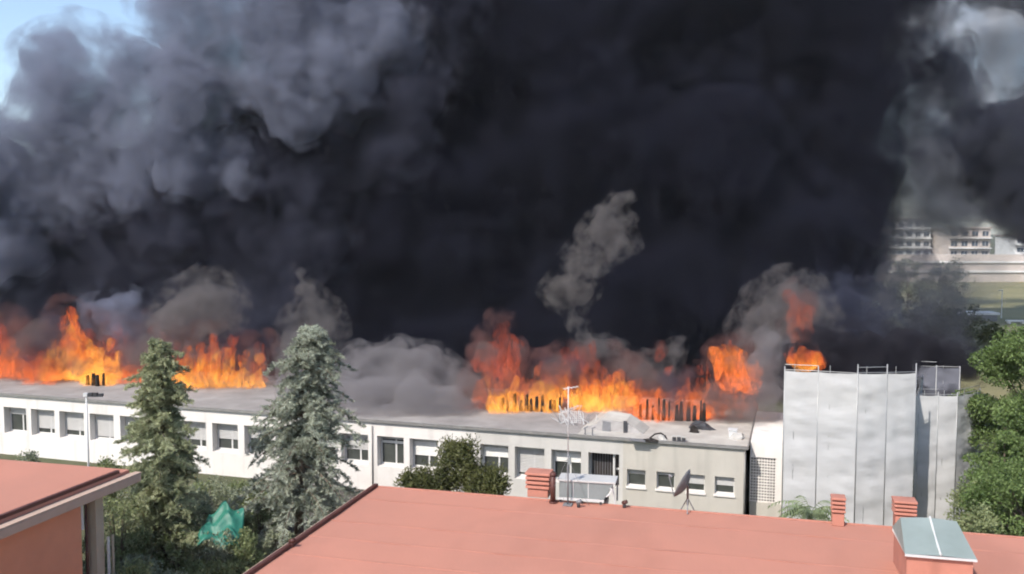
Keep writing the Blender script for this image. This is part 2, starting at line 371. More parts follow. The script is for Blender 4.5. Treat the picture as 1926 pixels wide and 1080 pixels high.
# charred uprights inside the flames
def uprights(label, spots, h):
    p0 = onz(*spots[0], RT)
    t = thing('charred_studs', label, 'burnt frame', p0, FANG, 'charred uprights in the flames')
    for (px, py) in spots:
        q = onz(px, py-7, RT)-p0; q = Vector((q.dot(FT), q.dot(FN), 0)); hh = h*R.uniform(.65,1.15); r = R.uniform(.07,.14)
        MB().add([(q.x-r,q.y-r,0),(q.x+r,q.y-r,0),(q.x+r,q.y+r,0),(q.x-r,q.y+r,0)] +
                 [(q.x-r*.8+.04,q.y-r*.8,hh),(q.x+r*.8,q.y-r*.8,hh*.93),(q.x+r*.7,q.y+r*.8,hh*1.04),(q.x-r*.7,q.y+r*.8,hh*.97)],
                 [(0,3,2,1),(4,5,6,7),(0,1,5,4),(1,2,6,5),(2,3,7,6),(3,0,4,7)]).build('upright', M['char'], t)
uprights('charred uprights in the flames nearest the lamp pole', [(165,731),(176,732),(183,733),(195,732)], 1.05)
uprights('charred uprights in the yellow flames beside the bent tube heap', [(x+R.uniform(-3,3), 779+(x-960)*.03) for x in range(945,1060,11)], 1.0)
uprights('charred uprights in the red flames behind the wing roof', [(x+R.uniform(-3,3), 796+(x-1200)*.03) for x in range(1205,1330,11)], 1.35)

# ------------------------------------------------------------------ sheeted scaffold towers
def scaffold(label, pts_px, ztop, zbot, extra, name='scaffold_tower', seed=1, up=.55, sheetm='scaffold_sheet'):
    """pts: (px, depth) of the poles along the faces that look at the camera; extra: points closing the footprint behind."""
    rr = random.Random(seed); P = []
    for px, Y in pts_px:
        v = at(px, 800, Y); P.append(Vector((v.x, v.y, 0)))
    base = P[0].copy(); t = thing(name, label, 'scaffold', base)
    P = [p-base for p in P]; allp = P + [Vector((e[0],e[1],0))-base for e in extra]
    n = len(allp)
    for i in range(n):
        p, q = allp[i], allp[(i+1) % n]; L = (q-p).length; d = (q-p)/L; nrm = Vector((d.y,-d.x,0))
        nx = max(4, int(L/.22)); nz = 54; vs = []; fs = []
        k1, k2, k3 = rr.uniform(0,9), rr.uniform(0,9), rr.uniform(.6,1.2)
        for iz in range(nz+1):
            zt_ = ztop if i < len(P)-1 else ztop-1.5
            z = zbot+(zt_-zbot)*iz/nz
            for ix in range(nx+1):
                u = ix/nx; edge = math.sin(math.pi*u)**.6
                tie = abs(math.sin(math.pi*(z/2.0+.2)))**.5
                b = edge*(.035*tie*k3 + .022*math.sin(z*2.3+k1+u*3) + .02*math.sin(u*9+k2+z*.7) + .03*math.sin(z*3.14+.4*math.sin(u*6+k1)) + .02*math.sin(z*8.3+u*5+k2)*math.sin(u*7+k1) + .022*math.sin(z*11+u*8*k3+2*math.sin(z*1.3+k1))*math.sin(z*.9+k2) + .012*math.sin(z*17-u*11+k1))
                zz = z - (edge*.04*k3 if iz == nz else 0)
                v = p + d*(.025+(L-.05)*u) + nrm*(b+.04); vs.append((v.x, v.y, zz))
        for iz in range(nz):
            for ix in range(nx):
                s = iz*(nx+1)+ix; fs.append((s,s+1,s+nx+2,s+nx+1))
        MB().add(vs, fs).build('sheet', M[sheetm], t, True)
    for i, p in enumerate(allp):
        MB().tube([(p.x,p.y,zbot-.3),(p.x,p.y,ztop+(up*rr.uniform(.4,1.0) if i < len(P) else -1.3))], .035, 8).build('pole', M['scaffold_pole'], t, True)
        q = allp[(i+1) % n]
        for zz in ((ztop+.05, ztop+.34) if i < len(P)-1 else (ztop-1.45,)):
            if zz > ztop+.3 and (i % 2 or i >= len(P)-1): continue
            MB().bar((p.x,p.y,zz),(q.x,q.y,zz+rr.uniform(-.03,.03)), .02).build('rail', M['scaffold_pole'], t)
        d = (q-p).normalized(); mid = p+d*min(.8,(q-p).length*.3)
        MB().tube([(mid.x,mid.y,zbot),(mid.x,mid.y,ztop+(up*.7 if i < len(P)-1 else -1.4))], .022, 6).build('pole', M['scaffold_pole'], t)
    cx_ = sum((p for p in allp), Vector())/n
    MB().prism([tuple((cx_+(p-cx_)*.90)[:2]) for p in allp], zbot, ztop-1.9).build('inner_wall', M['dark_opening'], t)  # near-black core; its colour paints the shade seen through the sheet gaps
    return t
def Pz(px, Y): v = at(px, 800, Y); return (v.x, v.y)
scaffold('tall scaffold tower wrapped in white sheeting, nearest the pavilion end', [(1474,48.4),(1537,47.9),(1611,47.35),(1666,47.42),(1720,47.6)], 9.2, .1,
         [Pz(1733,55),Pz(1492,56)], seed=3)
scaffold('lower sheeted scaffold tower in the shade between the tall tower and the big tree', [(1726,50.2),(1763,50.1),(1799,50.0),(1841,51.6)], 7.5, .1,
         [Pz(1838,54.5),Pz(1730,54)], seed=5, up=.4)
scaffold('rear scaffold block in sheeting coloured dark for shade rising behind the lower tower', [(1714,57.0),(1758,56.6),(1802,56.2)], 8.1, .1,
         [Pz(1800,62),Pz(1714,62)], seed=8, up=.2, sheetm='scaffold_sheet_shade')

# ------------------------------------------------------------------ red flat-roofed building in front
BA = math.radians(-14.72); BU = Vector((math.cos(BA), math.sin(BA), 0)); BV = Vector((BU.y, -BU.x, 0))   # BV towards the camera
BP = Vector((-5.33, 33.88, 0)); BZ = 7.0
red = thing('red_roof_building', 'building with a wide flat terracotta roof below the camera', 'building', BP, BA)
LU, LV = 36.0, 24.0
MB().box(.35, LU-.35, -LV+.35, -.35, 0, BZ-.353).build('wall', M['terracotta_wall'], red)
MB().box(0, LU, -LV, 0, BZ-.35, BZ-.003).build('roof_slab', M['beige_fascia'], red)
g = MB(); nx, ny = 72, 48; vs = []; fs = []
for j in range(ny+1):
    for i in range(nx+1):
        xx = .16+(LU-.32)*i/nx; yy = -LV+.1+(LV-.2)*j/ny
        vs.append((xx,yy,BZ+.012+.012*math.sin(xx*1.7+yy*.6)*math.sin(yy*1.3)))
for j in range(ny):
    for i in range(nx):
        s = j*(nx+1)+i; fs.append((s,s+1,s+nx+2,s+nx+1))
g.add(vs,fs).build('roof_surface', M['terracotta_roof'], red, True)
for k in range(1, 14):
    yy = -1.9*k + .35*math.sin(k*2.1)
    MB().box(.16, LU-.2, yy-.05, yy+.05, BZ+.010, BZ+.0255).build('lap_joint', M['terracotta_lap'], red)
MB().box(0,.15,-LV,0,BZ,BZ+.13).build('edge_trim', M['brown_trim'], red, bevel=.02)
MB().box(-.12,-.003,-LV,.05,BZ-.12,BZ+.06).build('gutter', M['beige_fascia'], red, bevel=.02)
MB().box(.153,LU,-.09,0,BZ,BZ+.05).build('rear_trim', M['terracotta_plain'], red, bevel=.015)
def rl(px, py, z=BZ):                        # world point on the red roof
    return onz(px, py, z)

def slat_chimney(label, px0, px1, pyb, h, nsl=4, depth=.7, rz=BA, up=0.0):
    a = rl(px0, pyb); b = rl(px1, pyb); wd = (b-a).length; c = (a+b)/2
    t = thing('chimney', label, 'chimney', (c.x, c.y, BZ+.02), rz, 'terracotta chimneys on the red roof')
    hb = h*.30 if up == 0 else up
    MB().box(-wd/2*.86, wd/2*.86, 0, depth*.86, 0, hb).build('base', M['terracotta_plain'], t, bevel=.015)
    MB().box(-wd/2*.66, wd/2*.66, .1, depth*.7, hb+.002, h-.03).build('flue_core', M['brown_trim'], t)
    st = (h-hb)/nsl
    for k in range(nsl):
        z0 = hb+st*k+.045; e = .5 if k < nsl-1 else .52
        MB().box(-wd*e, wd*e, -.06, depth*.94, z0, z0+st*.62).build('slab', M['terracotta_plain'], t, bevel=.02)
    return t
slat_chimney('wide terracotta chimney of stacked slabs beside the brown flue pipe', 988, 1034, 937, .95, 4)
slat_chimney('slim terracotta chimney of stacked slabs standing before the sheeted tower', 1564, 1589, 991, .98, 4, .5, up=.42)
slat_chimney('terracotta chimney of stacked slabs just behind the grey metal hood', 1682, 1722, 1001, 1.02, 4, .6, up=.50)
p = rl(1040, 947)
t = thing('flue_pipe', 'dark brown flue pipe next to the wide slab chimney', 'flue', (p.x, p.y, BZ+.02), BA)
MB().tube([(0,0,0),(0,0,1.02)], .10, 12).build('pipe', M['brown_trim'], t, True)
MB().tube([(0,0,1.022),(0,0,1.07),(0,0,1.16)], [.13,.13,.05], 12).build('cowl', M['brown_trim'], t, True)
MB().tube([(0,0,.002),(0,0,.06)], .15, 12).build('collar', M['brown_trim'], t, True)
# grey air handling unit
p0 = rl(1049, 946); p1 = rl(1158, 953); wd = (p1-p0).length
t = thing('air_handling_unit', 'long galvanised grey air unit on legs beside the antenna mast', 'air unit', (p0.x, p0.y, BZ+.02), math.atan2(p1.y-p0.y, p1.x-p0.x))
MB().prism([(0,0),(wd*.92,0),(wd*.92,.8),(0,.8)], .001, .002)
b = MB().add([(.05,0,.20),(wd*.80,0,.20),(wd*.97,0,.80),(.05,0,.80),(.05,.8,.20),(wd*.80,.8,.20),(wd*.97,.8,.80),(.05,.8,.80)],
             [(0,1,2,3),(7,6,5,4),(0,4,5,1),(1,5,6,2),(2,6,7,3),(3,7,4,0)])
b.build('casing', M['galvanised'], t, bevel=.02)
MB().box(0,wd,-.05,.85,.803,.87).build('top_flange', M['shutter_grey'], t, bevel=.01)
MB().box(0,wd*.80,-.03,.0-.003,.12,.198).build('base_rail', M['white_metal'], t)
for xx in (.1, wd*.42, wd*.74):
    for yy in (.06,.7): MB().box(xx-.04,xx+.04,yy-.04,yy+.04,0,.198 if yy>.1 else .199).build('leg', M['dark_metal'], t)
for xx in (wd*.27, wd*.53): MB().box(xx-.012,xx+.012,-.02,-.003,.22,.80).build('seam', M['white_metal'], t)
MB().box(wd*.79,wd*.86,.1,.5,0,.22).build('motor', M['dark_metal'], t)
MB().bar((wd*.99,.1,.02),(wd*.93,.1,.80),.03).build('strut', M['white_metal'], t); MB().bar((wd*1.0,.6,.02),(wd*1.0,.6,.80),.03).build('strut', M['grey_metal'], t)
MB().tube([(wd*.84,-.03,.32),(wd*.90,-.03,.44),(wd*.93,-.03,.58),(wd*.90,-.03,.66)],.03,6).build('handle', M['white_metal'], t)
# antenna mast
p = rl(1068, 951)
hm = 0
r_ = ray(1068, 728); tt = p.y/r_.y; hm = EYE + r_.z*tt - BZ
t = thing('antenna_mast', 'tall thin white television antenna mast standing in front of the air unit', 'antenna', (p.x, p.y, BZ+.02), BA)
MB().tube([(0,0,0),(0,0,hm*.45)], .028, 8).build('lower_pole', M['grey_metal'], t, True)
MB().tube([(0,0,hm*.452),(0,0,hm)], .019, 8).build('upper_pole', M['white_metal'], t, True)
MB().box(-.16,.16,-.16,.16,0,.04).build('foot_plate', M['grey_metal'], t)
for zb, yaw, n_, ln in ((hm*.985,.5,5,.5),(hm*.80,1.1,7,.9)):
    a = Vector((math.cos(yaw),math.sin(yaw),.12)); sd = Vector((-a.y,a.x,0))
    bo = MB().bar(Vector((0,0,zb))-a*ln*.3, Vector((0,0,zb))+a*ln*.7, .012, 5).build('boom', M['white_metal'], t)
    for k in range(n_):
        c = Vector((0,0,zb))+a*ln*(-.3+k/(n_-1)); l_ = .22-.02*k
        MB().bar(c-sd*l_, c+sd*l_, .009, 4).build('element', M['white_metal'], bo)
pn = MB()
for k in range(6):
    pn.bar((.10+.07*k,-.02,hm*.70),(.10+.07*k,-.02,hm*.70+.42),.008,4); pn.bar((.08,-.02,hm*.70+.08*k),(.50,-.02,hm*.70+.08*k),.008,4)
pn.build('grid_reflector', M['white_metal'], t)
MB().box(.02,.12,-.12,-.03,hm*.35,hm*.41).build('amplifier_box', M['galvanised'], t)
for a_ in (.6, 2.7, 4.6): MB().bar((0,0,hm*.4),(math.cos(a_)*.9,math.sin(a_)*.9*.4-.1,.0),.006,4).build('guy_wire', M['grey_metal'], t)
# satellite dish
p = rl(1293, 964)
t = thing('satellite_dish', 'grey satellite dish seen edge-on on a tripod stand', 'dish', (p.x, p.y, BZ+.02), 0)
ax = Vector((-.80,.42,.42)).normalized(); rot = ax.to_track_quat('Z','Y').to_matrix().to_4x4(); cen = Vector((-.14,0,1.0))
dv = []; df = []; n_ = 28; rings = 6
for sgn in (0, 1):
    for k in range(rings+1):
        rr_ = .55*k/rings
        for j in range(n_):
            v = Vector((rr_*math.cos(2*math.pi*j/n_), rr_*math.sin(2*math.pi*j/n_), 0.20*(rr_/.55)**2-.12-(.02 if sgn else 0)))
            dv.append((rot @ v)+cen)
o_ = (rings+1)*n_
for k in range(rings):
    for j in range(n_):
        a0,a1,b0,b1 = k*n_+j, k*n_+(j+1)%n_, (k+1)*n_+j, (k+1)*n_+(j+1)%n_
        df += [(a0,b0,b1,a1), (o_+a0,o_+a1,o_+b1,o_+b0)]
for j in range(n_):
    a0,a1 = rings*n_+j, rings*n_+(j+1)%n_; df.append((a0,o_+a0,o_+a1,a1))
MB().add(dv,df).build('reflector', M['dish_grey'], t, True)
foc = cen+ax*.62
MB().bar(cen+(rot@Vector((0,-.6,.1))), foc, .018).build('feed_arm', M['grey_metal'], t)
MB().bar(foc, foc-ax*.14, .04, 8).build('feed_horn', M['grey_metal'], t)
MB().tube([(0,0,.25),(0,0,.95),cen-ax*.15], .04, 8).build('post', M['grey_metal'], t, True)
for a_ in (.3,2.4,4.5): MB().bar((0,0,.5),(math.cos(a_)*.28,math.sin(a_)*.28,0),.02).build('tripod_leg', M['grey_metal'], t)
# small roof fittings
for px, py, lb in ((1088,955,'small dark pipe vent at the foot of the air unit'),(1174,956,'small dark pipe vent past the end of the air unit'),(549,1030,'small brown pipe vent near the roof trim edge')):
    p = rl(px, py); t = thing('pipe_vent', lb, 'vent', (p.x,p.y,BZ+.02), BA)
    MB().tube([(0,0,0),(0,0,.16)],.06,8).build('pipe', M['dark_metal' if px>600 else 'brown_trim'], t, True)
    MB().tube([(-.06,0,.162),(.10,-.04,.24)],.07,8).build('elbow', M['grey_metal' if px>600 and px<1100 else 'brown_trim'], t, True)
# big chimney stack with sheet-metal hood
FZ = 8.0
q0 = onz(1702,1042,FZ); q1 = onz(1838,1053,FZ); wd = (q1-q0).length
t = thing('hooded_chimney', 'broad terracotta chimney stack under a grey-green sheet metal hood', 'chimney', (q0.x,q0.y,BZ+.02), math.atan2(q1.y-q0.y,q1.x-q0.x))
ze = FZ-BZ-.02
MB().box(.07,wd-.07,.10,2.1,0,ze-.06).build('stack', M['terracotta_plain'], t)
MB().box(.03,wd-.03,.04,2.16,ze-.058,ze-.003).build('ledge', M['white_render'], t)
zr = ze+.58
hd = MB().add([(0,0,ze),(wd*.5,0,ze+.03),(wd*.5,1.45,zr+.05),(.12,1.45,zr)], [(0,1,2,3)]); hd.add([(wd*.5,0,ze+.03),(wd,0,ze),(wd-.20,1.45,zr),(wd*.5,1.45,zr+.05)], [(0,1,2,3)])
hd.add([(0,0,ze),(.12,1.45,zr),(.05,2.3,ze)], [(0,1,2)]); hd.add([(wd,0,ze),(wd-.05,2.3,ze),(wd-.20,1.45,zr)], [(0,1,2)])
hd.add([(.05,2.3,ze),(.12,1.45,zr),(wd*.5,1.45,zr+.05),(wd-.20,1.45,zr),(wd-.05,2.3,ze)], [(0,1,2,3,4)])
hd.build('hood', M['cap_metal'], t)
MB().tube([(wd*.5,-.01,ze+.05),(wd*.5,.75,ze+.05+.27),(wd*.5,1.45,zr+.075)], .03, 6).build('seam', M['white_metal'], t)
MB().box(0,wd,-.025,0,ze-.06,ze+.004).build('drip_edge', M['white_metal'], t)

# ------------------------------------------------------------------ second red building at the picture's edge
EA = Vector((-15.37,36.16,0)); lb_ = thing('red_wall_building', 'building with red flat roof, brown roof trim and shaded terracotta side wall', 'building', EA, BA)
# local x along BU (negative = away from the gap), local y along -BV
MB().box(-20,0,-16,0,6.55,6.87).build('roof_slab', M['beige_fascia'], lb_, bevel=.02)
MB().box(-20,-.55,-16,-.02,6.873,7.0).build('roof_surface', M['terracotta_roof'], lb_)
MB().box(-.72,-.55+.003,-16,-.6,7.003,7.14).build('edge_trim', M['brown_trim'], lb_, bevel=.02)
MB().box(-.30,-.0,-16.05,.03,6.88,6.93).build('gutter', M['beige_fascia'], lb_)
MB().box(-20,-.9,-16,-2.45,0,6.547).build('wall', M['terracotta_wall'], lb_)
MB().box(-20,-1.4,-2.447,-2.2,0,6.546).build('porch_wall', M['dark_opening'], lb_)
MB().box(-1.15,-.72,-1.85,-1.40,0,6.546).build('pillar', M['beige_pillar'], lb_, bevel=.02)
MB().tube([(-.98,-2.1,0),(-.98,-2.1,6.5)], .05, 8).build('downpipe', M['brown_trim'], lb_, True)
MB().box(-.98,-.90,-2.44,-2.30,5.2,6.3).build('white_plate', M['white_metal'], lb_)
MB().box(-.62,-.55,-1.40,-1.30,0,4.6).build('post', M['white_metal'], lb_)
MB().box(-.62,-.55,-1.15,-1.05,0,4.6).build('post', M['beige_pillar'], lb_)

# ------------------------------------------------------------------ vegetation
def quads(cen, dirs, ln, wd, rng, fold=0.0):
    n = len(cen); d = dirs/np.maximum(np.linalg.norm(dirs,axis=1,keepdims=True),1e-6)
    rnd = rng.normal(size=(n,3)); sd = np.cross(d,rnd); sd /= np.maximum(np.linalg.norm(sd,axis=1,keepdims=True),1e-6)
    ln = np.asarray(ln).reshape(-1,1)*np.ones((n,1)); wd = np.asarray(wd).reshape(-1,1)*np.ones((n,1))
    V = np.stack([cen-d*ln*.5, cen+sd*wd*.5, cen+d*ln*.5, cen-sd*wd*.5],1).reshape(-1,3)
    return V, np.arange(n*4).reshape(-1,4)

def conifer(name, label, base, H, spread, m, nbr=150, h0=.12, seed=1, power=.8, droop=.25, needles=15, lean=0.0, gap=0.0):
    rng = np.random.default_rng(seed); rr = random.Random(seed)
    t = thing(name, label, 'tree', base)
    top = Vector((lean,0,H))
    MB().tube([(0,0,0),(lean*.3,0.05,H*.4),(lean*.7,0,H*.75),top], [H*.022,H*.015,H*.008,.012], 8).build('trunk', M['bark'], t, True)
    limbs = MB(); cs=[]; ds=[]; ls=[]
    for k in range(nbr):
        f = h0+(1-h0)*((k+rr.random())/nbr)**.85
        if f > .985: f = .985
        prof = (1-f)**power*(.85+.10*math.sin(f*19+seed)+.08*math.sin(f*41+seed*2))
        L = spread*max(.05,prof)*rr.choice((.35,.55,.7,.85,1.0,1.1,1.3))*rr.uniform(.8,1.1)
        if gap and rr.random() < gap: continue
        az = rr.uniform(0,2*math.pi); z0 = H*f; d = Vector((math.cos(az),math.sin(az),0)); b0 = Vector((lean*f,0,z0))
        up = rr.uniform(.05,.35)+.4*max(0,f-.75)
        pts = [b0+d*(L*u)+Vector((0,0,L*(up*u-droop*1.6*u*u))) for u in np.linspace(0,1,6)]
        limbs.tube(pts, [max(.012,.02*L*(1-u)+.01) for u in np.linspace(0,1,6)], 4, False)
        ntw = int(5+L*7)
        for j in range(ntw):
            u = (.12+.88*(j+rr.random())/ntw); i0 = min(4,int(u*5)); fr = u*5-i0
            p = pts[i0].lerp(pts[i0+1], fr); side = 1 if j%2 else -1
            sd = Vector((-d.y,d.x,0))*side
            tl = (.22+.36*L*(1-u*.75)*.5)*rr.uniform(.6,1.2)
            tdir = (d*rr.uniform(.2,.9)+sd*rr.uniform(.2,1.0)+Vector((0,0,rr.uniform(-.8,.55)))).normalized()
            nn = int(needles*(.6+tl))
            uu = rng.random(nn); cc = np.array(p)+np.outer(uu*tl,np.array(tdir)); cc[:,2] -= droop*.5*uu*uu*tl
            cc += rng.normal(scale=.035,size=(nn,3))
            dd = np.array(tdir)*.8+rng.normal(scale=.55,size=(nn,3)); dd[:,2] += .15-droop*.4
            cs.append(cc); ds.append(dd); ls.append(np.full(nn,1.0))
    limbs.build('limbs', M['bark'], t)
    cen=np.vstack(cs); dr=np.vstack(ds); n=len(cen)
    V,Q = quads(cen,dr,rng.uniform(.12,.34,n),rng.uniform(.018,.06,n),rng)
    mesh_np('crown', V, Q, m, t); return t

def shrub(name, label, base, rx, ry, h, m, n=2500, leaf=.16, seed=1, z0=.15, cat='shrub', box=False, group=None, stems=6, narrow=.55):
    rng = np.random.default_rng(seed); rr = random.Random(seed)
    t = thing(name, label, cat, base, 0, group)
    st = MB(); tips = []
    for k in range(stems):
        a = rr.uniform(0,6.28); q = Vector((math.cos(a)*rx*.55*rr.random(), math.sin(a)*ry*.55*rr.random(), h*rr.uniform(.5,.85)))
        st.tube([(0,0,0),q*.5+Vector((0,0,h*.05)),q], [.05,.035,.012], 5)
    st.build('stems', M['bark'], t)
    # clumps on an uneven volume
    nc = max(14, n//70); cc = rng.normal(size=(nc,3)); cc /= np.linalg.norm(cc,axis=1,keepdims=True)
    if box: cc = np.clip(cc*1.5,-1,1)
    cc *= rng.uniform(.55,1.0,(nc,1))**.6
    C_ = np.c_[cc[:,0]*rx*.85, cc[:,1]*ry*.85, z0*h+(h*(1-z0))*(.5+.5*cc[:,2])*.92]
    idx = rng.integers(0,nc,n); rad = rng.uniform(.14,.30,nc)*(rx+ry+h)/3.2
    off = rng.normal(size=(n,3)); off /= np.linalg.norm(off,axis=1,keepdims=True); off *= (rng.random((n,1))**.4)
    cen = C_[idx]+off*rad[idx,None]; cen[:,2] = np.maximum(cen[:,2],.03)
    dr = off+rng.normal(scale=.6,size=(n,3))+np.array([0,0,.3])
    V,Q = quads(cen,dr,rng.uniform(.7,1.4,n)*leaf,rng.uniform(.7,1.3,n)*leaf*narrow,rng)
    mesh_np('foliage', V, Q, m, t); return t

def broadleaf(name, label, base, H, rad, m, n=14000, seed=1, leaf=.26, trunk=.3, group=None, low=.25):
    rng = np.random.default_rng(seed); rr = random.Random(seed)
    t = thing(name, label, 'tree', base, 0, group)
    MB().tube([(0,0,0),(.1,0,H*.3),(-.1,.1,H*.6)], [trunk,trunk*.75,trunk*.35], 9).build('trunk', M['bark'], t, True)
    lm = MB(); cl = []
    for k in range(26):
        az = rr.uniform(0,6.28); f = rr.uniform(low,.97); rz = math.sqrt(max(.05,1-((f-.55)/.5)**2))
        q = Vector((math.cos(az)*rad*rz*rr.uniform(.5,1), math.sin(az)*rad*rz*rr.uniform(.5,1), H*f))
        lm.tube([(0,0,H*min(.55,f*.7)), q*.5+Vector((0,0,H*f*.32)), q], [trunk*.3,trunk*.16,.03], 5, False)
        for j in range(3): cl.append((np.array(q)+rng.normal(scale=rad*.16,size=3), rad*rr.uniform(.20,.38)))
    lm.build('limbs', M['bark'], t)
    C_ = np.array([c for c,_ in cl]); rd = np.array([r for _,r in cl]); idx = rng.integers(0,len(cl),n)
    off = rng.normal(size=(n,3)); off /= np.linalg.norm(off,axis=1,keepdims=True)
    cen = C_[idx]+off*(rng.random((n,1))**.35)*rd[idx,None]*np.array([1.15,1.15,.75])
    dr = off*.6+rng.normal(scale=.6,size=(n,3)); dr[:,2] -= .2
    V,Q = quads(cen,dr,rng.uniform(.7,1.4,n)*leaf,rng.uniform(.6,1.1,n)*leaf*.7,rng)
    mesh_np('crown', V, Q, m, t); return t

def gp(px, Y): v = at(px, 800, Y); return Vector((v.x, v.y, 0))
conifer('fir_tree', 'tall pointed fir with thin spiky top and yellow-green lower boughs', gp(303,42), 11.75, 2.8, M['fir_needle'], 420, .04, 4, .44, .20, 26, gap=.14)
conifer('cedar_tree', 'blue-grey cedar with drooping layered branches before the white facade', gp(556,45), 12.1, 3.9, M['cedar_needle'], 340, .20, 9, .40, .34, 26, lean=.85, gap=.20)
# thick growth in the gap between the red buildings
sp = [(215,40,1.7,1.5,5.2,'shrub_leaf','bushy green shrub against the beige pillar of the red walled house'),
      (258,43,1.6,1.4,3.6,'shrub_leaf','dense green shrub at the foot of the pointed fir'),
      (350,45,1.5,1.3,3.9,'shrub_leaf_grey','greyish leafy shrub behind the teal tarpaulin'),
      (330,41,1.4,1.2,2.9,'shrub_leaf','low dark shrub in front of the fir trunk'),
      (400,50,2.0,1.3,2.7,'shrub_leaf_grey','pale green hedge mass below the white wall near the fir'),
      (485,47,1.2,1.2,2.6,'shrub_leaf','dark rounded shrub between teal tarpaulin and cedar'),
      (455,53,2.2,1.1,1.7,'shrub_leaf','long low shrub at the foot of the white wall'),
      (520,43,1.2,1.1,2.4,'shrub_leaf_grey','silvery shrub under the cedar near the roof trim'),
      (400,40.6,1.2,.7,3.1,'shrub_leaf_grey','grey-green bush in front of the teal tarpaulin'),
      (250,38,1.1,1.0,3.0,'shrub_leaf_grey','grey-green shrub beside the white balcony railing'),
      (600,46,1.1,.9,1.7,'shrub_leaf_grey','small pale bush between cedar and brown roof trim'),
      (380,39.5,1.2,1.0,2.0,'shrub_leaf','small dark bush at the bottom of the garden gap'),
      (310,37,1.1,1.0,2.6,'shrub_leaf_grey','feathery grey bush low in the garden gap'),
      (455,40.8,.9,.7,3.0,'shrub_leaf','leafy shrub leaning against the flank of the teal tarpaulin'),
      (235,35.5,1.2,1.0,3.6,'shrub_leaf','green bush in front of the pale posts by the red walled house'),
      (280,48,1.7,1.2,3.4,'shrub_leaf_grey','tall grey shrub standing behind the pointed fir'),
      (445,40,1.3,1.0,1.9,'shrub_leaf','green bush against the brown roof trim low in the gap'),
      (370,53,1.9,1.0,1.6,'shrub_leaf','strip of low shrubs along the white wall beside the fir'),
      (500,49,1.3,1.0,2.1,'shrub_leaf','leafy shrub beside the cedar trunk'),
      (640,50,.9,.8,1.2,'shrub_leaf_grey','small pale shrub on the dark yard by the roof corner')]
for k, (px,Y,rx,ry,h,mm,lb2) in enumerate(sp):
    shrub('shrub', lb2, gp(px,Y), rx, ry, h, M[mm], 4200, .14, 20+k, z0=.05, group='garden shrubs between the red buildings')
# leafy plants in front of the pavilion, seen over the red roof's far edge
shrub('clipped_bush', 'tall clipped olive-green bush before the pavilion windows', gp(862,44), .80, .75, 6.3, M['olive_leaf'], 6500, .17, 61, .62, 'bush', True, narrow=.4)
for k,(px,Y,rx,h,mm,lb2) in enumerate([(778,43,.9,5.1,'olive_leaf','low leafy bush on the outer flank of the clipped bush'),(812,43.2,.8,5.25,'olive_leaf','dark bush between the low leafy bush and the clipped bush'),
        (903,43.4,.75,5.3,'olive_leaf','olive strap-leaved bush beside the clipped bush'),(930,43,.65,5.2,'olive_leaf','small bush nearest the wide slab chimney')]):
    shrub('garden_bush', lb2, gp(px,Y), rx, .7, h, M[mm], 2600, .20, 70+k, .70, 'bush', narrow=.35)
shrub('garden_bush', 'dark bush top showing over the red walled house roof beneath the first windows', gp(40,48), .9, .8, 5.0, M['shrub_leaf_grey'], 1500, .16, 81, .5, 'bush')
shrub('garden_bush', 'dark bush behind the roof corner beside the lamp pole', gp(203,46), .75, .7, 5.1, M['shrub_leaf'], 1600, .16, 82, .5, 'bush')
# palm
t = thing('palm_plant', 'pale feathery palm fronds behind the red roof edge before the sheeted tower', 'palm', gp(1528,38))
MB().tube([(0,0,0),(.05,0,2.4),(0,0,4.6)], [.2,.16,.13], 8).build('trunk', M['bark'], t, True)
for k in range(44):
    az = R.uniform(0,6.28); L = R.uniform(.9,1.8); d = Vector((math.cos(az),math.sin(az),0)); up = R.uniform(.35,1.1); fr = MB()
    pts = [Vector((0,0,4.6))+d*(L*u)+Vector((0,0,L*(up*u-.95*u*u))) for u in np.linspace(0,1,7)]
    fr.tube(pts, .012, 3, False); sd = Vector((-d.y,d.x,0))
    for i in range(1,13):
        u = i/13*6; i0 = int(u); p = pts[i0].lerp(pts[min(6,i0+1)],u-i0); l_ = .34*math.sin(math.pi*(.15+.8*i/13))
        for s_ in (-1,1):
            q = p+sd*s_*l_+d*.16-Vector((0,0,.14)); fr.add([p,p+d*.085,q],[(0,1,2)])
    fr.build('frond', M['palm_leaf'], t)
# trees on the far flank
broadleaf('broadleaf_tree', 'big bright green broadleaf tree beside the lower sheeted tower', gp(1946,49), 11.4, 3.25, M['broad_leaf'], 75000, 31, .16, .3, 'broadleaf trees beside the scaffold', .18)
broadleaf('broadleaf_tree', 'broadleaf tree at the frame edge behind the bright green one', gp(1990,58), 12.0, 4.2, M['broad_leaf'], 30000, 33, .20, .3, 'broadleaf trees beside the scaffold', .1)
broadleaf('broadleaf_tree', 'rounded light green tree leaning against the lower sheeted tower', gp(1893,45), 6.3, 1.9, M['broad_leaf'], 26000, 37, .15, .2, 'broadleaf trees beside the scaffold', .2)
broadleaf('broadleaf_tree', 'lower green tree below the bright one at the end of the red roof', gp(1940,41), 5.8, 2.3, M['broad_leaf'], 20000, 35, .14, .2, 'broadleaf trees beside the scaffold', .1)
shrub('dark_bush', 'dark round bush just behind the red roof beside the metal hood', gp(1852,36.5), .85, .8, 5.5, M['shrub_leaf'], 3200, .14, 91, .4, 'bush')
shrub('dark_bush', 'dark shaded bush at the foot of the lower sheeted tower', gp(1835,44), 1.2, 1.0, 4.6, M['shrub_leaf'], 3200, .16, 92, .1, 'bush')

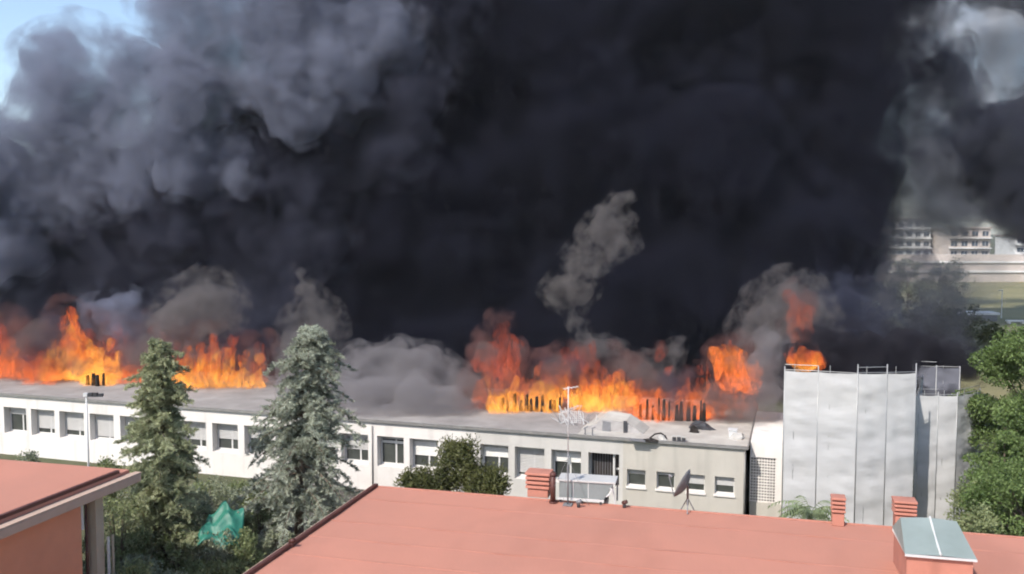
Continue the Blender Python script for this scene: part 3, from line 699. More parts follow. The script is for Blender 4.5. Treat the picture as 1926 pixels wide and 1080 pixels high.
# ------------------------------------------------------------------ lamp pole, tarpaulin, loose board
p = gp(164,50); hp = at(164,744,50).z
t = thing('lamp_pole', 'slim pale lamp pole with dark floodlights standing before the pavilion', 'lamp pole', p)
MB().tube([(0,0,0),(0,0,hp)], [.07,.05], 10).build('pole', M['white_metal'], t, True)
MB().box(-.14,.10,-.1,.1,hp-.05,hp+.14).build('cap', M['white_metal'], t)
ar = MB().box(.10,.95,-.03,.03,hp-.08,hp-.02).build('arm', M['grey_metal'], t)
for xx in (.28,.55,.85): MB().box(xx-.11,xx+.11,-.14,.08,hp-.02,hp+.16-.05*(xx>.8)).build('floodlight', M['dark_metal'], t)
t = thing('tarpaulin', 'crumpled teal green tarpaulin draped over posts among the garden shrubs', 'tarpaulin', gp(418,41.6))
vs=[];fs=[];n_=18
for j in range(n_+1):
    for i in range(n_+1):
        u=i/n_-.5; v=j/n_-.5
        vs.append((u*(1.9-.5*v), v*1.7-.35+.12*math.sin(u*13+v*7), 3.0+v*1.25-1.1*u*u+.16*math.sin(u*11+v*5)+.10*math.sin(v*14-u*6)+.25*u*math.sin(v*5)))
for j in range(n_):
    for i in range(n_): s=j*(n_+1)+i; fs.append((s,s+1,s+n_+2,s+n_+1))
o=MB().add(vs,fs).build('cloth', M['tarp_teal'], t, True); sm=o.modifiers.new('solid','SOLIDIFY'); sm.thickness=.02
MB().bar((-.8,.2,0),(-.8,.2,3.0),.03).build('post', M['grey_metal'], t); MB().bar((.8,.2,0),(.8,.2,3.0),.03).build('post', M['grey_metal'], t)
t = thing('white_board', 'narrow white board leaning among the shrubs under the cedar', 'board', gp(512,44.2), .3)
MB().add([(-.18,0,.2),(.14,0,.1),(.30,.25,1.5),(.06,.25,1.65),(-.18,.05,.2),(.14,.05,.1),(.30,.30,1.5),(.06,.30,1.65)],[(0,1,2,3),(7,6,5,4),(0,4,5,1),(1,5,6,2),(2,6,7,3),(3,7,4,0)]).build('panel', M['white_metal'], t)
MB().bar((.1,.4,0),(.14,.29,1.2),.03).build('prop', M['bark'], t)

# ------------------------------------------------------------------ far side: retaining wall, blocks, lamps, shed
rw = thing('retaining_wall', 'long pale banded retaining wall beyond the meadow', 'wall', (62,283,0))
for z0,z1,dy,mm in ((0,3.0,0,'far_wall_pale'),(3.0,3.5,-.5,'far_white'),(3.5,6.0,1.2,'far_wall_pale'),(6.0,6.5,.7,'far_white'),(6.5,8.6,2.6,'far_wall_pale')):
    MB().box(0,420,dy,6,z0+.003,z1).build('coping' if mm=='far_white' else 'wall_course', M[mm], rw)
def block(label, px, Y, wpx, h, floors, bays, m='far_white', rz=0.0, depth=14):
    p = gp(px,Y); W = wpx*Y/F
    t = thing('apartment_block', label, 'building', p, rz, 'apartment blocks beyond the smoke')
    MB().box(-W/2,W/2,0,depth,0,h).build('wall', M[m], t); MB().box(-W/2-.4,W/2+.4,-.5,depth+.4,h+.003,h+.6).build('roof', M['far_wall_pale'], t)
    fh = h/floors
    for f in range(floors):
        MB().box(-W/2,W/2,-1.2,-.003,fh*f+.02,fh*f+.35).build('balcony', M['far_white'], t)
        for b_ in range(bays):
            x0 = -W/2+W*(b_+.22)/bays; x1 = -W/2+W*(b_+.78)/bays
            wn = MB().box(x0,x1,-.08,-.003,fh*f+.9,fh*f+2.5).build('window', M['far_window'], t)
            MB().box((x0+x1)/2-.06,(x0+x1)/2+.06,-.12,-.083,fh*f+.9,fh*f+2.5).build('frame', M['far_white'], wn)
block('white apartment block half hidden by smoke behind the scaffold', 1700, 310, 80, 20, 6, 5)
block('low cream block between the smoke and the retaining wall', 1812, 300, 78, 17, 5, 4, 'far_wall_pale')
block('grey-white block far along the road at the frame edge', 1960, 345, 130, 14, 4, 6)
for px,Y,lb2 in ((1876,168,'slender street lamp on the meadow edge'),(1645,150,'street lamp half lost in smoke behind the tall tower')):
    t = thing('street_lamp', lb2, 'street lamp', gp(px,Y))
    MB().tube([(0,0,0),(0,0,5.2)],[.12,.08],6).build('post', M['white_metal'], t); MB().box(-.7,.1,-.15,.15,5.2,5.35).build('lamp_head', M['white_metal'], t)
t = thing('meadow_shed', 'low white-roofed shed at the meadow edge in thin smoke', 'shed', gp(1838,162))
MB().box(-3,3,0,3,0,1.2).build('wall', M['grey_metal'], t); MB().box(-3.3,3.3,-.3,3.3,1.203,1.6).build('roof', M['far_white'], t)
t = thing('meadow_bench', 'pale concrete bench block on the grass beyond the broadleaf tree', 'bench', gp(1905,158))
MB().box(-1.6,1.6,0,.8,.35,.6).build('seat', M['far_white'], t)
for k in (-1.2,1.2): MB().box(k-.2,k+.2,.1,.7,0,.347).build('leg', M['far_white'], t)
for k,(px,Y,H_,r_) in enumerate([(1655,120,9,3.0),(1700,190,10,4.2),(1770,200,9,4.5),(1640,95,8.5,2.2),(1745,118,6.5,3.4),(1800,125,5.0,3.2),(1860,130,2.6,1.6),(1935,125,2.6,2.0)]):
    broadleaf('meadow_tree', ['slim tree with pale leaves behind the tall tower in smoke','rounded tree in grey smoke before the white apartment block','wide tree in thin smoke before the cream block','tree close behind the tall tower wreathed in smoke','low olive tree behind the rear scaffold block','low olive bushy tree beyond the rear scaffold','small bushy tree on the near side of the meadow','small bushy tree on the meadow behind the bright broadleaf'][k],
              gp(px,Y), H_, r_, M['olive_leaf' if k>3 else 'shrub_leaf_grey'], 3500, 200+k, .42, .2, 'trees beyond the scaffold', .12)

# ------------------------------------------------------------------ smoke: closed billowing bodies filled with an even volume
def smoke_mat(name, dens, col, aniso=0.0, scale=.22, lo=.36, hi=.60, step=.06, floor=0.0):
    for nm, d_, sc_, l_, h_, fl in ((name, dens, scale, lo, hi, floor), (name+'_fringe', dens*.55, scale*2.2, .47, .66, 0.0)):
        m = bpy.data.materials.new(nm); m.use_nodes = True; t = m.node_tree; t.nodes.clear(); L = t.links
        o = t.nodes.new('ShaderNodeOutputMaterial'); p = t.nodes.new('ShaderNodeVolumePrincipled')
        p.inputs['Color'].default_value = (*col,1); p.inputs['Anisotropy'].default_value = aniso
        g = t.nodes.new('ShaderNodeNewGeometry'); n = t.nodes.new('ShaderNodeTexNoise')
        n.inputs['Scale'].default_value = sc_; n.inputs['Detail'].default_value = 4; n.inputs['Roughness'].default_value = .62; n.inputs['Distortion'].default_value = .3
        L.new(g.outputs['Position'], n.inputs['Vector'])
        r = t.nodes.new('ShaderNodeMapRange'); r.interpolation_type = 'SMOOTHSTEP'
        r.inputs[1].default_value = l_; r.inputs[2].default_value = h_; r.inputs[3].default_value = d_*fl; r.inputs[4].default_value = d_
        L.new(n.outputs['Fac'], r.inputs[0]); L.new(r.outputs[0], p.inputs['Density'])
        L.new(p.outputs[0], o.inputs['Volume']); m.cycles.volume_step_rate = step; MATS[nm] = m
    return MATS[name]
smoke_mat('smoke_black', .50, (.030,.032,.054), scale=.16, step=.10, lo=.34, floor=.22)
smoke_mat('smoke_dark', .46, (.095,.10,.145), scale=.18, step=.16, floor=.1)
smoke_mat('smoke_grey', .50, (.32,.345,.445), scale=.20, step=.17)
smoke_mat('smoke_brown', .62, (.27,.25,.25), scale=.42, step=.4, lo=.38, hi=.66)
smoke_mat('smoke_low', .60, (.40,.375,.385), scale=.28, step=.25, floor=.25)
smoke_mat('smoke_thin', .20, (.36,.37,.41), scale=.15, step=.3, lo=.33, hi=.68)
smoke_mat('smoke_sooty', .60, (.085,.09,.125), scale=.16, step=.25)
smoke_mat('smoke_soot', 1.4, (.055,.052,.065), scale=.4, step=.5, floor=.2)
smoke_mat('smoke_veil', .34, (.13,.135,.165), scale=.22, step=.3)
smoke_mat('smoke_white', .22, (.72,.73,.77), scale=.06, step=.4, lo=.38, hi=.62)
_ico = {}
def ico(n):
    if n not in _ico:
        bm = bmesh.new(); bmesh.ops.create_icosphere(bm, subdivisions=n, radius=1)
        _ico[n] = (np.array([v.co[:] for v in bm.verts]), np.array([[v.index for v in f.verts] for f in bm.faces])); bm.free()
    return _ico[n]
TEX = {}
def tex(scale, hard=True):
    k = (scale, hard)
    if k not in TEX:
        tx = bpy.data.textures.new('billow', 'CLOUDS'); tx.noise_scale = scale; tx.noise_type = 'HARD_NOISE' if hard else 'SOFT_NOISE'; tx.noise_depth = 2; TEX[k] = tx
    return TEX[k]
def billow(name, blobs, m, voxel, disp, grow, parent=None):
    V, T = ico(3); vs = []; ts = []; n = 0
    for c, r in blobs: vs.append(V*(r*grow)+np.array(c)); ts.append(T+n); n += len(V)
    o = mesh_np(name, np.vstack(vs), np.vstack(ts), m, parent)
    r = o.modifiers.new('blend', 'REMESH'); r.mode = 'VOXEL'; r.voxel_size = voxel; r.use_smooth_shade = True
    for s, a in disp:
        d = o.modifiers.new('billow', 'DISPLACE'); d.texture = tex(s); d.strength = -a; d.texture_coords = 'GLOBAL'; d.mid_level = .3
    r = o.modifiers.new('clean', 'REMESH'); r.mode = 'VOXEL'; r.voxel_size = voxel*.8; r.use_smooth_shade = True
    return o
def smoke(name, label, blobs, m, voxel=.7, disp=((7,2.6),(2.6,1.0)), cat='smoke', group=None, fringe=1.22):
    """A billowing body of round puffs with a thinner torn fringe round it."""
    o = billow(name, blobs, M[m], voxel, disp, .94)
    if fringe: billow('fringe', blobs, M[m+'_fringe'], voxel*1.1, disp, fringe, o)
    return tag(o, label, cat, group)
def pb(px, py, Y, rpx, jitter=0):                 # a puff of rpx photograph pixels at depth Y
    return (at(px, py, Y+R.uniform(-jitter,jitter)), rpx*Y/F)

# black core
bl = []
for i in range(120):
    py = R.uniform(-420, 660); lo = 560+max(0,(200-py))*.35 if py < 250 else 500; hi = 1660-(max(0,py-330)*.22)
    bl.append((at(R.uniform(lo,hi-70), py, R.uniform(90,106)), R.uniform(5.5,9)))
for py in range(-400,380,70): bl.append(pb(1625+R.uniform(-40,40), py, 92, 85))
for px in range(480,1620,90): bl.append(pb(px, 660+R.uniform(-10,10), 90, 110))
for px in range(620,1600,105):
    for py in range(-380,600,105): bl.append(pb(px+R.uniform(-15,15), py+R.uniform(-15,15), 112, 105))
for py in range(-400,130,60): bl.append(pb(1745+R.uniform(-25,25)-max(0,py)*.3, py, 93, 75))
smoke('smoke_plume', 'huge dense black smoke plume towering over the burning roof', bl, 'smoke_black', .9, ((9,3.2),(3.2,1.6),(1.5,.8)), fringe=1.25)
# dark mass behind the left fires
bl = []
for i in range(60): bl.append(pb(R.uniform(-120,560), R.uniform(330,640), R.uniform(88,98), R.uniform(90,140)))
for px in range(-100,560,80): bl.append(pb(px, 650, 90, 110))
smoke('smoke_bank', 'dark blue-grey smoke bank under the pale billows', bl, 'smoke_dark', .8, ((8,2.6),(3,1.4),(1.4,.7)), fringe=1.25)
# grey billows
bl = []
for px,py,r in ((115,125,78),(160,110,70),(225,120,70),(100,190,80),(170,210,95),(260,190,90),(60,240,70),(130,280,90),(40,330,80),(215,290,85),(300,260,85),(330,180,90),(90,370,70),(170,360,70),(260,340,70),(-60,300,110),(-80,400,90),(-120,220,80)):
    bl.append(pb(px,py,86,r,3))
smoke('smoke_cloud', 'grey billowing smoke cloud with round head against the pale blue sky', bl, 'smoke_grey', .55, ((5,2.4),(2.0,1.3),(.9,.5)), group='grey smoke clouds')
bl = []
for px,py,r in ((345,20,80),(330,-60,70),(400,90,90),(380,160,80),(440,30,90),(470,130,90),(540,60,95),(560,150,85),(620,20,90),(650,110,80),(700,60,80),(720,130,60),(690,180,50),(640,200,60),(560,210,60),(480,-80,110),(600,-90,110),(720,-60,90),(790,20,55),(770,90,45),(420,-160,120),(560,-200,130)):
    bl.append(pb(px,py,87,r,3))
smoke('smoke_cloud', 'upper grey smoke cloud rising out of the top of the frame', bl, 'smoke_grey', .6, ((6,2.6),(2.4,1.4),(.9,.5)), group='grey smoke clouds')
bl = []
for px,py,r in ((350,280,60),(400,310,65),(440,290,50),(380,340,50),(330,330,45),(450,330,40),(300,310,40)):
    bl.append(pb(px,py,84,r,2))
smoke('smoke_cloud', 'pale grey smoke roll hanging at the lower edge of the billows', bl, 'smoke_grey', .5, ((4,1.9),(1.6,1.0),(.8,.4)), group='grey smoke clouds')
bl = [pb(20,400,84,50,2), pb(55,480,84,45,2), pb(10,450,84,60,2), pb(-30,500,84,60,2)]
smoke('smoke_cloud', 'small pale smoke billow at the edge of the dark bank', bl, 'smoke_grey', .5, ((4,1.9),(1.6,1.0),(.8,.4)), group='grey smoke clouds')
bl = []
for px,py,r in ((560,260,75),(640,280,70),(720,230,70),(780,160,70),(820,90,70),(840,10,70),(500,300,70),(680,330,60),(580,340,70),(480,390,70),(400,400,60),(760,280,60),(820,-70,80),(300,420,70),(200,440,70)):
    bl.append(pb(px,py,87.5,r,2))
smoke('smoke_bank', 'dark blue-grey smoke belt between the grey billows and the black plume', bl, 'smoke_dark', .7, ((6,2.2),(2.4,1.3),(1,.6)), fringe=1.35)
# right-hand dark smoke and thin veils
bl = []
for px,py,r in ((1790,260,90),(1840,300,95),(1900,280,95),(1735,215,50),(1770,150,48),(1790,95,40),(1745,270,40),(1850,390,62),(1920,390,75),(1960,300,110),(1960,420,60),(1800,180,50),(1960,210,60),(2040,350,120)):
    bl.append(pb(px,py,96,r,4))
smoke('smoke_drift', 'dark grey smoke drifting over the meadow beyond the scaffold', bl, 'smoke_sooty', .7, ((6,2.2),(2.4,1.2),(1,.5)))
bl = [pb(1915,-20,94,40,2),pb(1975,0,94,50,2),pb(1850,-30,94,45,2),pb(1880,-60,94,70,2)]
smoke('smoke_wisp', 'dark smoke wisp at the top corner above the bright sky gap', bl, 'smoke_sooty', .6, ((5,1.8),(2,.8)))
bl = []
for px,py,r in ((1860,100,60),(1900,140,55),(1830,170,40),(1780,330,44),(1740,350,44),(1715,430,50),(1700,500,50),(1760,430,44),(1810,420,40),(1745,390,44),(1830,330,40),(1700,390,36),(1880,470,36),(1700,340,36),(1850,510,46),(1905,505,36),(1800,525,44),(1755,560,40),(1840,560,34),(1830,90,50),(1940,60,60)):
    bl.append(pb(px,py,99,r,3))
smoke('smoke_veil', 'thin pale smoke veil in front of the white apartment block', bl, 'smoke_thin', .7, ((5,1.6),(2,.7)))
bl = []
for px,py,r in ((1680,600,60),(1730,560,65),(1790,600,60),(1740,640,60),(1690,650,45),(1790,655,45),(1745,545,44),(1690,520,44),(1740,500,36),(1790,520,34)):
    bl.append(pb(px,py,74,r,2))
smoke('smoke_veil', 'low murky smoke veil over the trees behind the scaffold', bl, 'smoke_veil', .6, ((4,1.3),(1.6,.6)))
bl = []
for px in range(1640,2200,70):
    for py in range(-80,400,75): bl.append(pb(px+R.uniform(-25,25), py+R.uniform(-25,25), 150, 75, 12))
smoke('smoke_pall', 'wide whitish smoke pall hanging far behind the scaffold and meadow', bl, 'smoke_white', 1.6, ((12,4),(5,2)), fringe=None)
smoke_mat('smoke_mid', .34, (.20,.21,.245), scale=.20, step=.25, lo=.38, hi=.64)
bl = []
for px,py,r in ((1690,330,40),(1715,280,44),(1735,330,46),(1700,385,34),(1775,385,40),(1735,400,34),(1705,230,40),(1760,330,40),(1690,440,28),(1830,430,36),(1720,180,40),(1800,400,36)):
    bl.append(pb(px,py,92,r,2))
smoke('smoke_curl', 'grey smoke curling in the gap between the black plume and the dark drift', bl, 'smoke_mid', .6, ((4,1.8),(1.6,1.0)), fringe=1.4)
# puffs above the fires
def puff(label, spec, m, Y, vox=.25, disp=((2.4,1.2),(1.0,.6),(.45,.22))):
    smoke('smoke_puff', label, [pb(px,py,Y,r*1.12,.8) for px,py,r in spec], m, vox, disp, group='smoke puffs over the flames', fringe=1.5)
puff('taupe smoke puff shaped like a mushroom behind the pointed fir', [(370,560,38),(410,560,36),(390,590,42),(340,600,36),(310,615,30),(420,590,30),(400,535,24),(350,625,32),(290,650,28),(265,670,25)], 'smoke_brown', 71)
puff('dark smoke patch between the two fires nearest the frame edge', [(85,645,26),(80,675,24),(95,615,22),(75,700,16)], 'smoke_dark', 70.5)
puff('sooty smoke curl threading the yellow flames by the antenna', [(1045,705,18),(1070,725,16),(1030,690,20),(1085,690,16)], 'smoke_dark', 59)
puff('sooty smoke curl rising from the flames behind the wing roof', [(1270,740,18),(1255,715,20),(1300,735,16),(1285,705,18)], 'smoke_dark', 56.3)
puff('brown smoke rolling off the end of the wing roof', [(1360,775,24),(1390,770,28),(1420,785,22),(1345,745,22),(1385,740,26)], 'smoke_brown', 56)
puff('pale bluish smoke puff just above the first flames', [(190,590,26),(225,575,22),(255,560,16),(210,605,24),(240,610,28),(250,640,26),(170,575,14)], 'smoke_grey', 72)
puff('dark smoke curl between the first flames and the fir', [(265,600,24),(275,630,26),(255,660,24),(240,690,22)], 'smoke_dark', 73)
puff('tall grey smoke streak rising behind the cedar top', [(565,512,13),(575,545,16),(590,580,26),(560,610,26),(600,620,36),(570,650,36),(555,690,34),(620,590,20)], 'smoke_brown', 70)
puff('grey smoke puff climbing the black plume above the middle flames', [(1150,430,32),(1130,455,34),(1110,475,32),(1095,500,28),(1165,455,26),(1140,405,16),(1175,470,12),(1160,385,16),(1180,365,12)], 'smoke_brown', 76)
puff('small grey smoke puff below the climbing one', [(1050,545,26),(1075,540,25),(1095,548,22),(1035,555,12),(1115,525,8),(1070,575,14),(1085,605,14),(1100,635,16)], 'smoke_brown', 76)
puff('domed taupe smoke puff glowing inside above the tall scaffold', [(1480,600,62),(1430,625,40),(1520,620,42),(1500,580,40),(1450,600,46),(1415,640,26),(1540,610,26),(1400,655,18)], 'smoke_brown', 62)
puff('pale smoke column between the flames and the tall scaffold', [(1440,690,34),(1450,730,32),(1430,760,34),(1470,670,26),(1440,790,26),(1410,770,26),(1455,655,26)], 'smoke_low', 57)
puff('grey smoke wedge between the middle flames and the red flames', [(1215,700,28),(1245,690,24),(1225,725,26),(1250,720,22),(1195,715,18),(1260,670,18),(1275,655,14)], 'smoke_brown', 66)
puff('small dull smoke puff over the middle flames', [(1120,660,22),(1145,655,20),(1165,670,18),(1100,665,14)], 'smoke_brown', 70)
puff('dark brown smoke over the scaffold top', [(1580,600,60),(1600,650,60),(1560,670,40),(1640,620,40),(1620,690,40)], 'smoke_dark', 66)
bl = []
for px,py,r,Y in ((640,730,50,66),(690,705,55,66),(740,700,55,66),(790,705,50,65),(830,720,50,65),(870,730,40,64),(660,760,45,64),(720,755,55,63),(790,765,45,62),(850,770,38,61),(600,760,45,66),(700,675,34,67),(800,680,34,66),
                  (560,735,45,68),(745,665,30,67),(890,768,32,61),(530,755,40,69),(680,778,26,61),(740,784,24,60),(800,788,22,59.5),(860,792,20,59),(630,770,28,63),(500,740,36,70),(905,775,26,60.5),(640,748,48,61.5),(690,750,50,61),(740,752,50,60.5),(790,756,48,60),(835,764,42,59.5),(870,774,36,59),(600,742,46,63),(560,745,40,65),(660,776,28,58.8),(710,780,28,58.2),(760,784,26,57.6)):
    bl.append(pb(px,py,Y,r,.8))
smoke('smoke_bank', 'low pale grey smoke bank lying on the roof beside the cedar', bl, 'smoke_low', .35, ((3.5,1.8),(1.4,.8),(.6,.3)), fringe=1.3)
puff('dark smoke boiling over the top of the tall scaffold', [(1500,690,30),(1550,690,36),(1600,692,36),(1650,690,36),(1690,690,30),(1590,660,40),(1640,660,40),(1540,655,36),(1500,668,26),(1700,665,30),(1520,690,30),(1575,690,34),(1625,690,34),(1670,690,30),(1710,685,22)], 'smoke_soot', 52.5)
puff('dark smoke lying over the rear scaffold block', [(1740,668,34),(1780,672,32),(1700,660,40),(1820,690,26)], 'smoke_soot', 60)
puff('dark smoke caught between the lower tower and the rear scaffold block', [(1740,742,14),(1765,740,14),(1790,738,14)], 'smoke_soot', 53.5)
def veil(label, spec, m, Y):
    smoke('smoke_veil', label, [pb(px,py,Y,r,.5) for px,py,r in spec], m, .3, ((2.4,1.4),(1.0,.7)), group='smoke veils drifting over the flames', fringe=None)
smoke_mat('smoke_ember', .62, (.24,.18,.17), scale=.42, step=.4, lo=.44, hi=.68)
veil('brownish smoke veil drifting across the fires nearest the frame edge', [(x, R.uniform(625,690), R.uniform(20,34)) for x in range(-30,260,26)], 'smoke_ember', 69.3)
veil('brownish smoke veil drifting across the fire beside the cedar', [(x, R.uniform(640,720), R.uniform(24,38)) for x in range(300,500,24)], 'smoke_ember', 66.5)
veil('brownish smoke veil drifting across the middle flames', [(x, R.uniform(655,735), R.uniform(24,36)) for x in range(890,1190,24)], 'smoke_ember', 58.6)
veil('brownish smoke veil drifting across the flames behind the wing roof', [(x, R.uniform(680,770), R.uniform(22,34)) for x in range(1190,1450,22)], 'smoke_ember', 55.6)
# ------------------------------------------------------------------ fire: glowing volumes shaped as tongues
def fire_mat(name, z0, h, low, mid, top, strength=1.0, scale=.9, dens=1.4, core=1.0):
    m = bpy.data.materials.new(name); m.use_nodes = True; t = m.node_tree; N = t.nodes; L = t.links; N.clear()
    out = N.new('ShaderNodeOutputMaterial'); p = N.new('ShaderNodeVolumePrincipled'); g = N.new('ShaderNodeNewGeometry')
    sp_ = N.new('ShaderNodeSeparateXYZ'); L.new(g.outputs['Position'], sp_.inputs[0])
    mr = N.new('ShaderNodeMapRange'); mr.inputs[1].default_value = z0; mr.inputs[2].default_value = z0+h; L.new(sp_.outputs[2], mr.inputs[0])
    mp = N.new('ShaderNodeMapping'); mp.inputs['Scale'].default_value = (1.2,1.2,.55); L.new(g.outputs['Position'], mp.inputs[0])
    no = N.new('ShaderNodeTexNoise'); no.inputs['Scale'].default_value = scale; no.inputs['Detail'].default_value = 5; no.inputs['Distortion'].default_value = .8
    L.new(mp.outputs[0], no.inputs['Vector'])
    a = N.new('ShaderNodeMath'); a.operation = 'MULTIPLY_ADD'; a.inputs[1].default_value = 2.6; a.inputs[2].default_value = -1.35
    L.new(no.outputs['Fac'], a.inputs[0])
    s = N.new('ShaderNodeMath'); s.operation = 'ADD'; s.use_clamp = True; L.new(mr.outputs[0], s.inputs[0]); L.new(a.outputs[0], s.inputs[1])
    r = N.new('ShaderNodeValToRGB'); e = r.color_ramp.elements; r.color_ramp.interpolation = 'EASE'
    e[0].position = 0; e[0].color = tuple(min(1.9,c*1.7+.03) for c in low)+(1,); e[1].position = 1; e[1].color = (*top,1)
    kk = e.new(.22); kk.color = (*low,1); k = e.new(.55); k.color = (*mid,1)
    L.new(s.outputs[0], r.inputs[0])
    mp2 = N.new('ShaderNodeMapping'); mp2.inputs['Scale'].default_value = (2.9,1.2,1.05); L.new(g.outputs['Position'], mp2.inputs[0])
    n2 = N.new('ShaderNodeTexNoise'); n2.inputs['Scale'].default_value = 1.0; n2.inputs['Detail'].default_value = 6; n2.inputs['Distortion'].default_value = 1.2; n2.inputs['Roughness'].default_value = .62
    L.new(mp2.outputs[0], n2.inputs['Vector'])
    dn = N.new('ShaderNodeMapRange'); dn.inputs[1].default_value = .44; dn.inputs[2].default_value = .65; dn.inputs[3].default_value = 0; dn.inputs[4].default_value = dens
    L.new(n2.outputs['Fac'], dn.inputs[0])
    em = N.new('ShaderNodeMath'); em.operation = 'MULTIPLY'; em.inputs[1].default_value = strength*.74; L.new(dn.outputs[0], em.inputs[0])
    p.inputs['Color'].default_value = (.05,.04,.03,1); L.new(dn.outputs[0], p.inputs['Density'])
    L.new(em.outputs[0], p.inputs['Emission Strength']); L.new(r.outputs[0], p.inputs['Emission Color'])
    L.new(p.outputs[0], out.inputs['Volume']); m.cycles.volume_step_rate = .3; MATS[name] = m; return m
YEL, ORA, RED, DRED = (1.0,.37,.05), (.92,.17,.027), (.50,.075,.035), (.22,.038,.025)
def fire(label, tongues, Y, z0, h, cols=(YEL,ORA,RED), strength=1.0, vox=.16, group='fires on the pavilion roof', dens=1.9, scale=1.25, name='flames', glow=.026):
    """tongues: (px, py_base, py_top, half width px)"""
    V, T = ico(3); vs = []; ts = []; n = 0
    raw = tongues; tongues = []
    for px, pb_, pt, hw in raw:                  # every tongue breaks into a tall one and lower ragged ones at its foot
        tongues.append((px, pb_, pt, hw*.62))
        for q_ in range(3): tongues.append((px+R.uniform(-1.1,1.1)*hw, pb_+R.uniform(-2,2), pb_-(pb_-pt)*R.uniform(.25,.75), hw*R.uniform(.28,.5)))
    for px, pb_, pt, hw in tongues:
        b = at(px, pb_, Y+R.uniform(-.6,.6)); hh = (pb_-pt)*Y/F*R.uniform(.8,1.05); wr = hw*Y/F*R.uniform(.9,1.3)
        ln = R.uniform(-.35,.35)*hh
        nb_ = 5
        for q_ in range(nb_):                     # a rising chain of ragged blobs
            f_ = q_/(nb_-1); rb = wr*(1.05-.62*f_**1.2)*R.uniform(.6,1.3)
            cb = np.array(b)+np.array([ln*f_**1.5*.7+R.uniform(-.7,.7)*wr, R.uniform(-.35,.35), hh*(.08+.84*f_)])
            vs.append(V*np.array([rb, max(rb,.6), max(rb*1.4,hh*.17)])+cb); ts.append(T+n); n += len(V)
    m = fire_mat('fire_'+str(len(MATS)), z0, h, *cols, strength, scale, dens)
    o = mesh_np(name, np.vstack(vs), np.vstack(ts), m)
    r = o.modifiers.new('blend', 'REMESH'); r.mode = 'VOXEL'; r.voxel_size = vox; r.use_smooth_shade = True
    for s, a in ((1.3,1.1),(.5,.5)):
        d = o.modifiers.new('lick', 'DISPLACE'); d.texture = tex(s, False); d.strength = a; d.texture_coords = 'GLOBAL'; d.mid_level = .5
    r = o.modifiers.new('clean', 'REMESH'); r.mode = 'VOXEL'; r.voxel_size = vox; r.use_smooth_shade = True
    if glow:                                   # sooty smoke round the tongues, firelight put in as its own red emission
        gm = bpy.data.materials.new('glow_haze'); gm.use_nodes = True; gt = gm.node_tree; gt.nodes.clear()
        go = gt.nodes.new('ShaderNodeOutputMaterial'); gp_ = gt.nodes.new('ShaderNodeVolumePrincipled')
        gp_.inputs['Color'].default_value = (.16,.13,.13,1)
        gp_.inputs['Emission Color'].default_value = (.55,.10,.05,1); gp_.inputs['Emission Strength'].default_value = glow
        gg = gt.nodes.new('ShaderNodeNewGeometry'); gn = gt.nodes.new('ShaderNodeTexNoise'); gn.inputs['Scale'].default_value = .55; gn.inputs['Detail'].default_value = 5; gn.inputs['Roughness'].default_value = .62
        gt.links.new(gg.outputs['Position'], gn.inputs['Vector']); gr = gt.nodes.new('ShaderNodeMapRange'); gr.interpolation_type = 'SMOOTHSTEP'
        gr.inputs[1].default_value = .46; gr.inputs[2].default_value = .70; gr.inputs[3].default_value = 0; gr.inputs[4].default_value = .55
        gt.links.new(gn.outputs['Fac'], gr.inputs[0]); gt.links.new(gr.outputs[0], gp_.inputs['Density'])
        ge = gt.nodes.new('ShaderNodeMath'); ge.operation = 'MULTIPLY'; ge.inputs[1].default_value = glow*4; gt.links.new(gr.outputs[0], ge.inputs[0]); gt.links.new(ge.outputs[0], gp_.inputs['Emission Strength'])
        gm.cycles.volume_step_rate = .45
        gt.links.new(gp_.outputs[0], go.inputs['Volume'])
        gv = []; gts = []; n = 0
        for px, pb_, pt, hw in raw:
            for f, rr_ in ((.25,1.5),(.6,1.35),(.95,1.15)):
                c = at(px+R.uniform(-10,10), pb_+(pt-pb_)*f, Y+R.uniform(-.2,1.4)); rad = max(hw*1.2,(pb_-pt)*.22)*rr_*Y/F
                gv.append(V*rad*np.array([1.15,.8,1])+np.array(c)); gts.append(T+n); n += len(V)
        h_ = mesh_np('glow_haze', np.vstack(gv), np.vstack(gts), gm, o)
        r = h_.modifiers.new('blend', 'REMESH'); r.mode = 'VOXEL'; r.voxel_size = .3; r.use_smooth_shade = True
        for s, a in ((1.8,1.1),(.8,.5)):
            d = h_.modifiers.new('billow', 'DISPLACE'); d.texture = tex(s); d.strength = -a; d.texture_coords = 'GLOBAL'; d.mid_level = .3
        r = h_.modifiers.new('clean', 'REMESH'); r.mode = 'VOXEL'; r.voxel_size = .28; r.use_smooth_shade = True
    return tag(o, label, 'fire', group)
fire('orange flames at the end of the roof nearest the frame edge', [(20,712,610,28),(50,712,640,26),(0,712,600,30),(80,712,650,22),(-40,712,600,40)], 73, 4.6, 5.0, (ORA,RED,DRED))
fire('tall bright orange flames behind the lamp pole', [(120,712,575,26),(145,712,620,28),(175,712,610,30),(195,714,625,24),(160,712,640,34),(100,710,630,24),(205,714,660,18)], 72.5, 4.6, 5.6, (YEL,ORA,RED), 1.15)
fire('low yellow flames licking the charred uprights by the lamp pole', [(165,728,690,12),(180,729,680,14),(196,730,695,12),(210,728,700,10)], 70.0, 4.5, 2.2, (YEL,YEL,ORA), 1.15, glow=0)
fire('flames with red tips between the fir and the cedar', [(345,735,640,24),(375,738,620,22),(430,740,620,20),(400,740,690,32),(440,742,690,28),(465,742,650,20),(370,740,695,34),(480,742,660,16),(340,735,690,30)], 69, 4.6, 4.0, (YEL,ORA,RED))
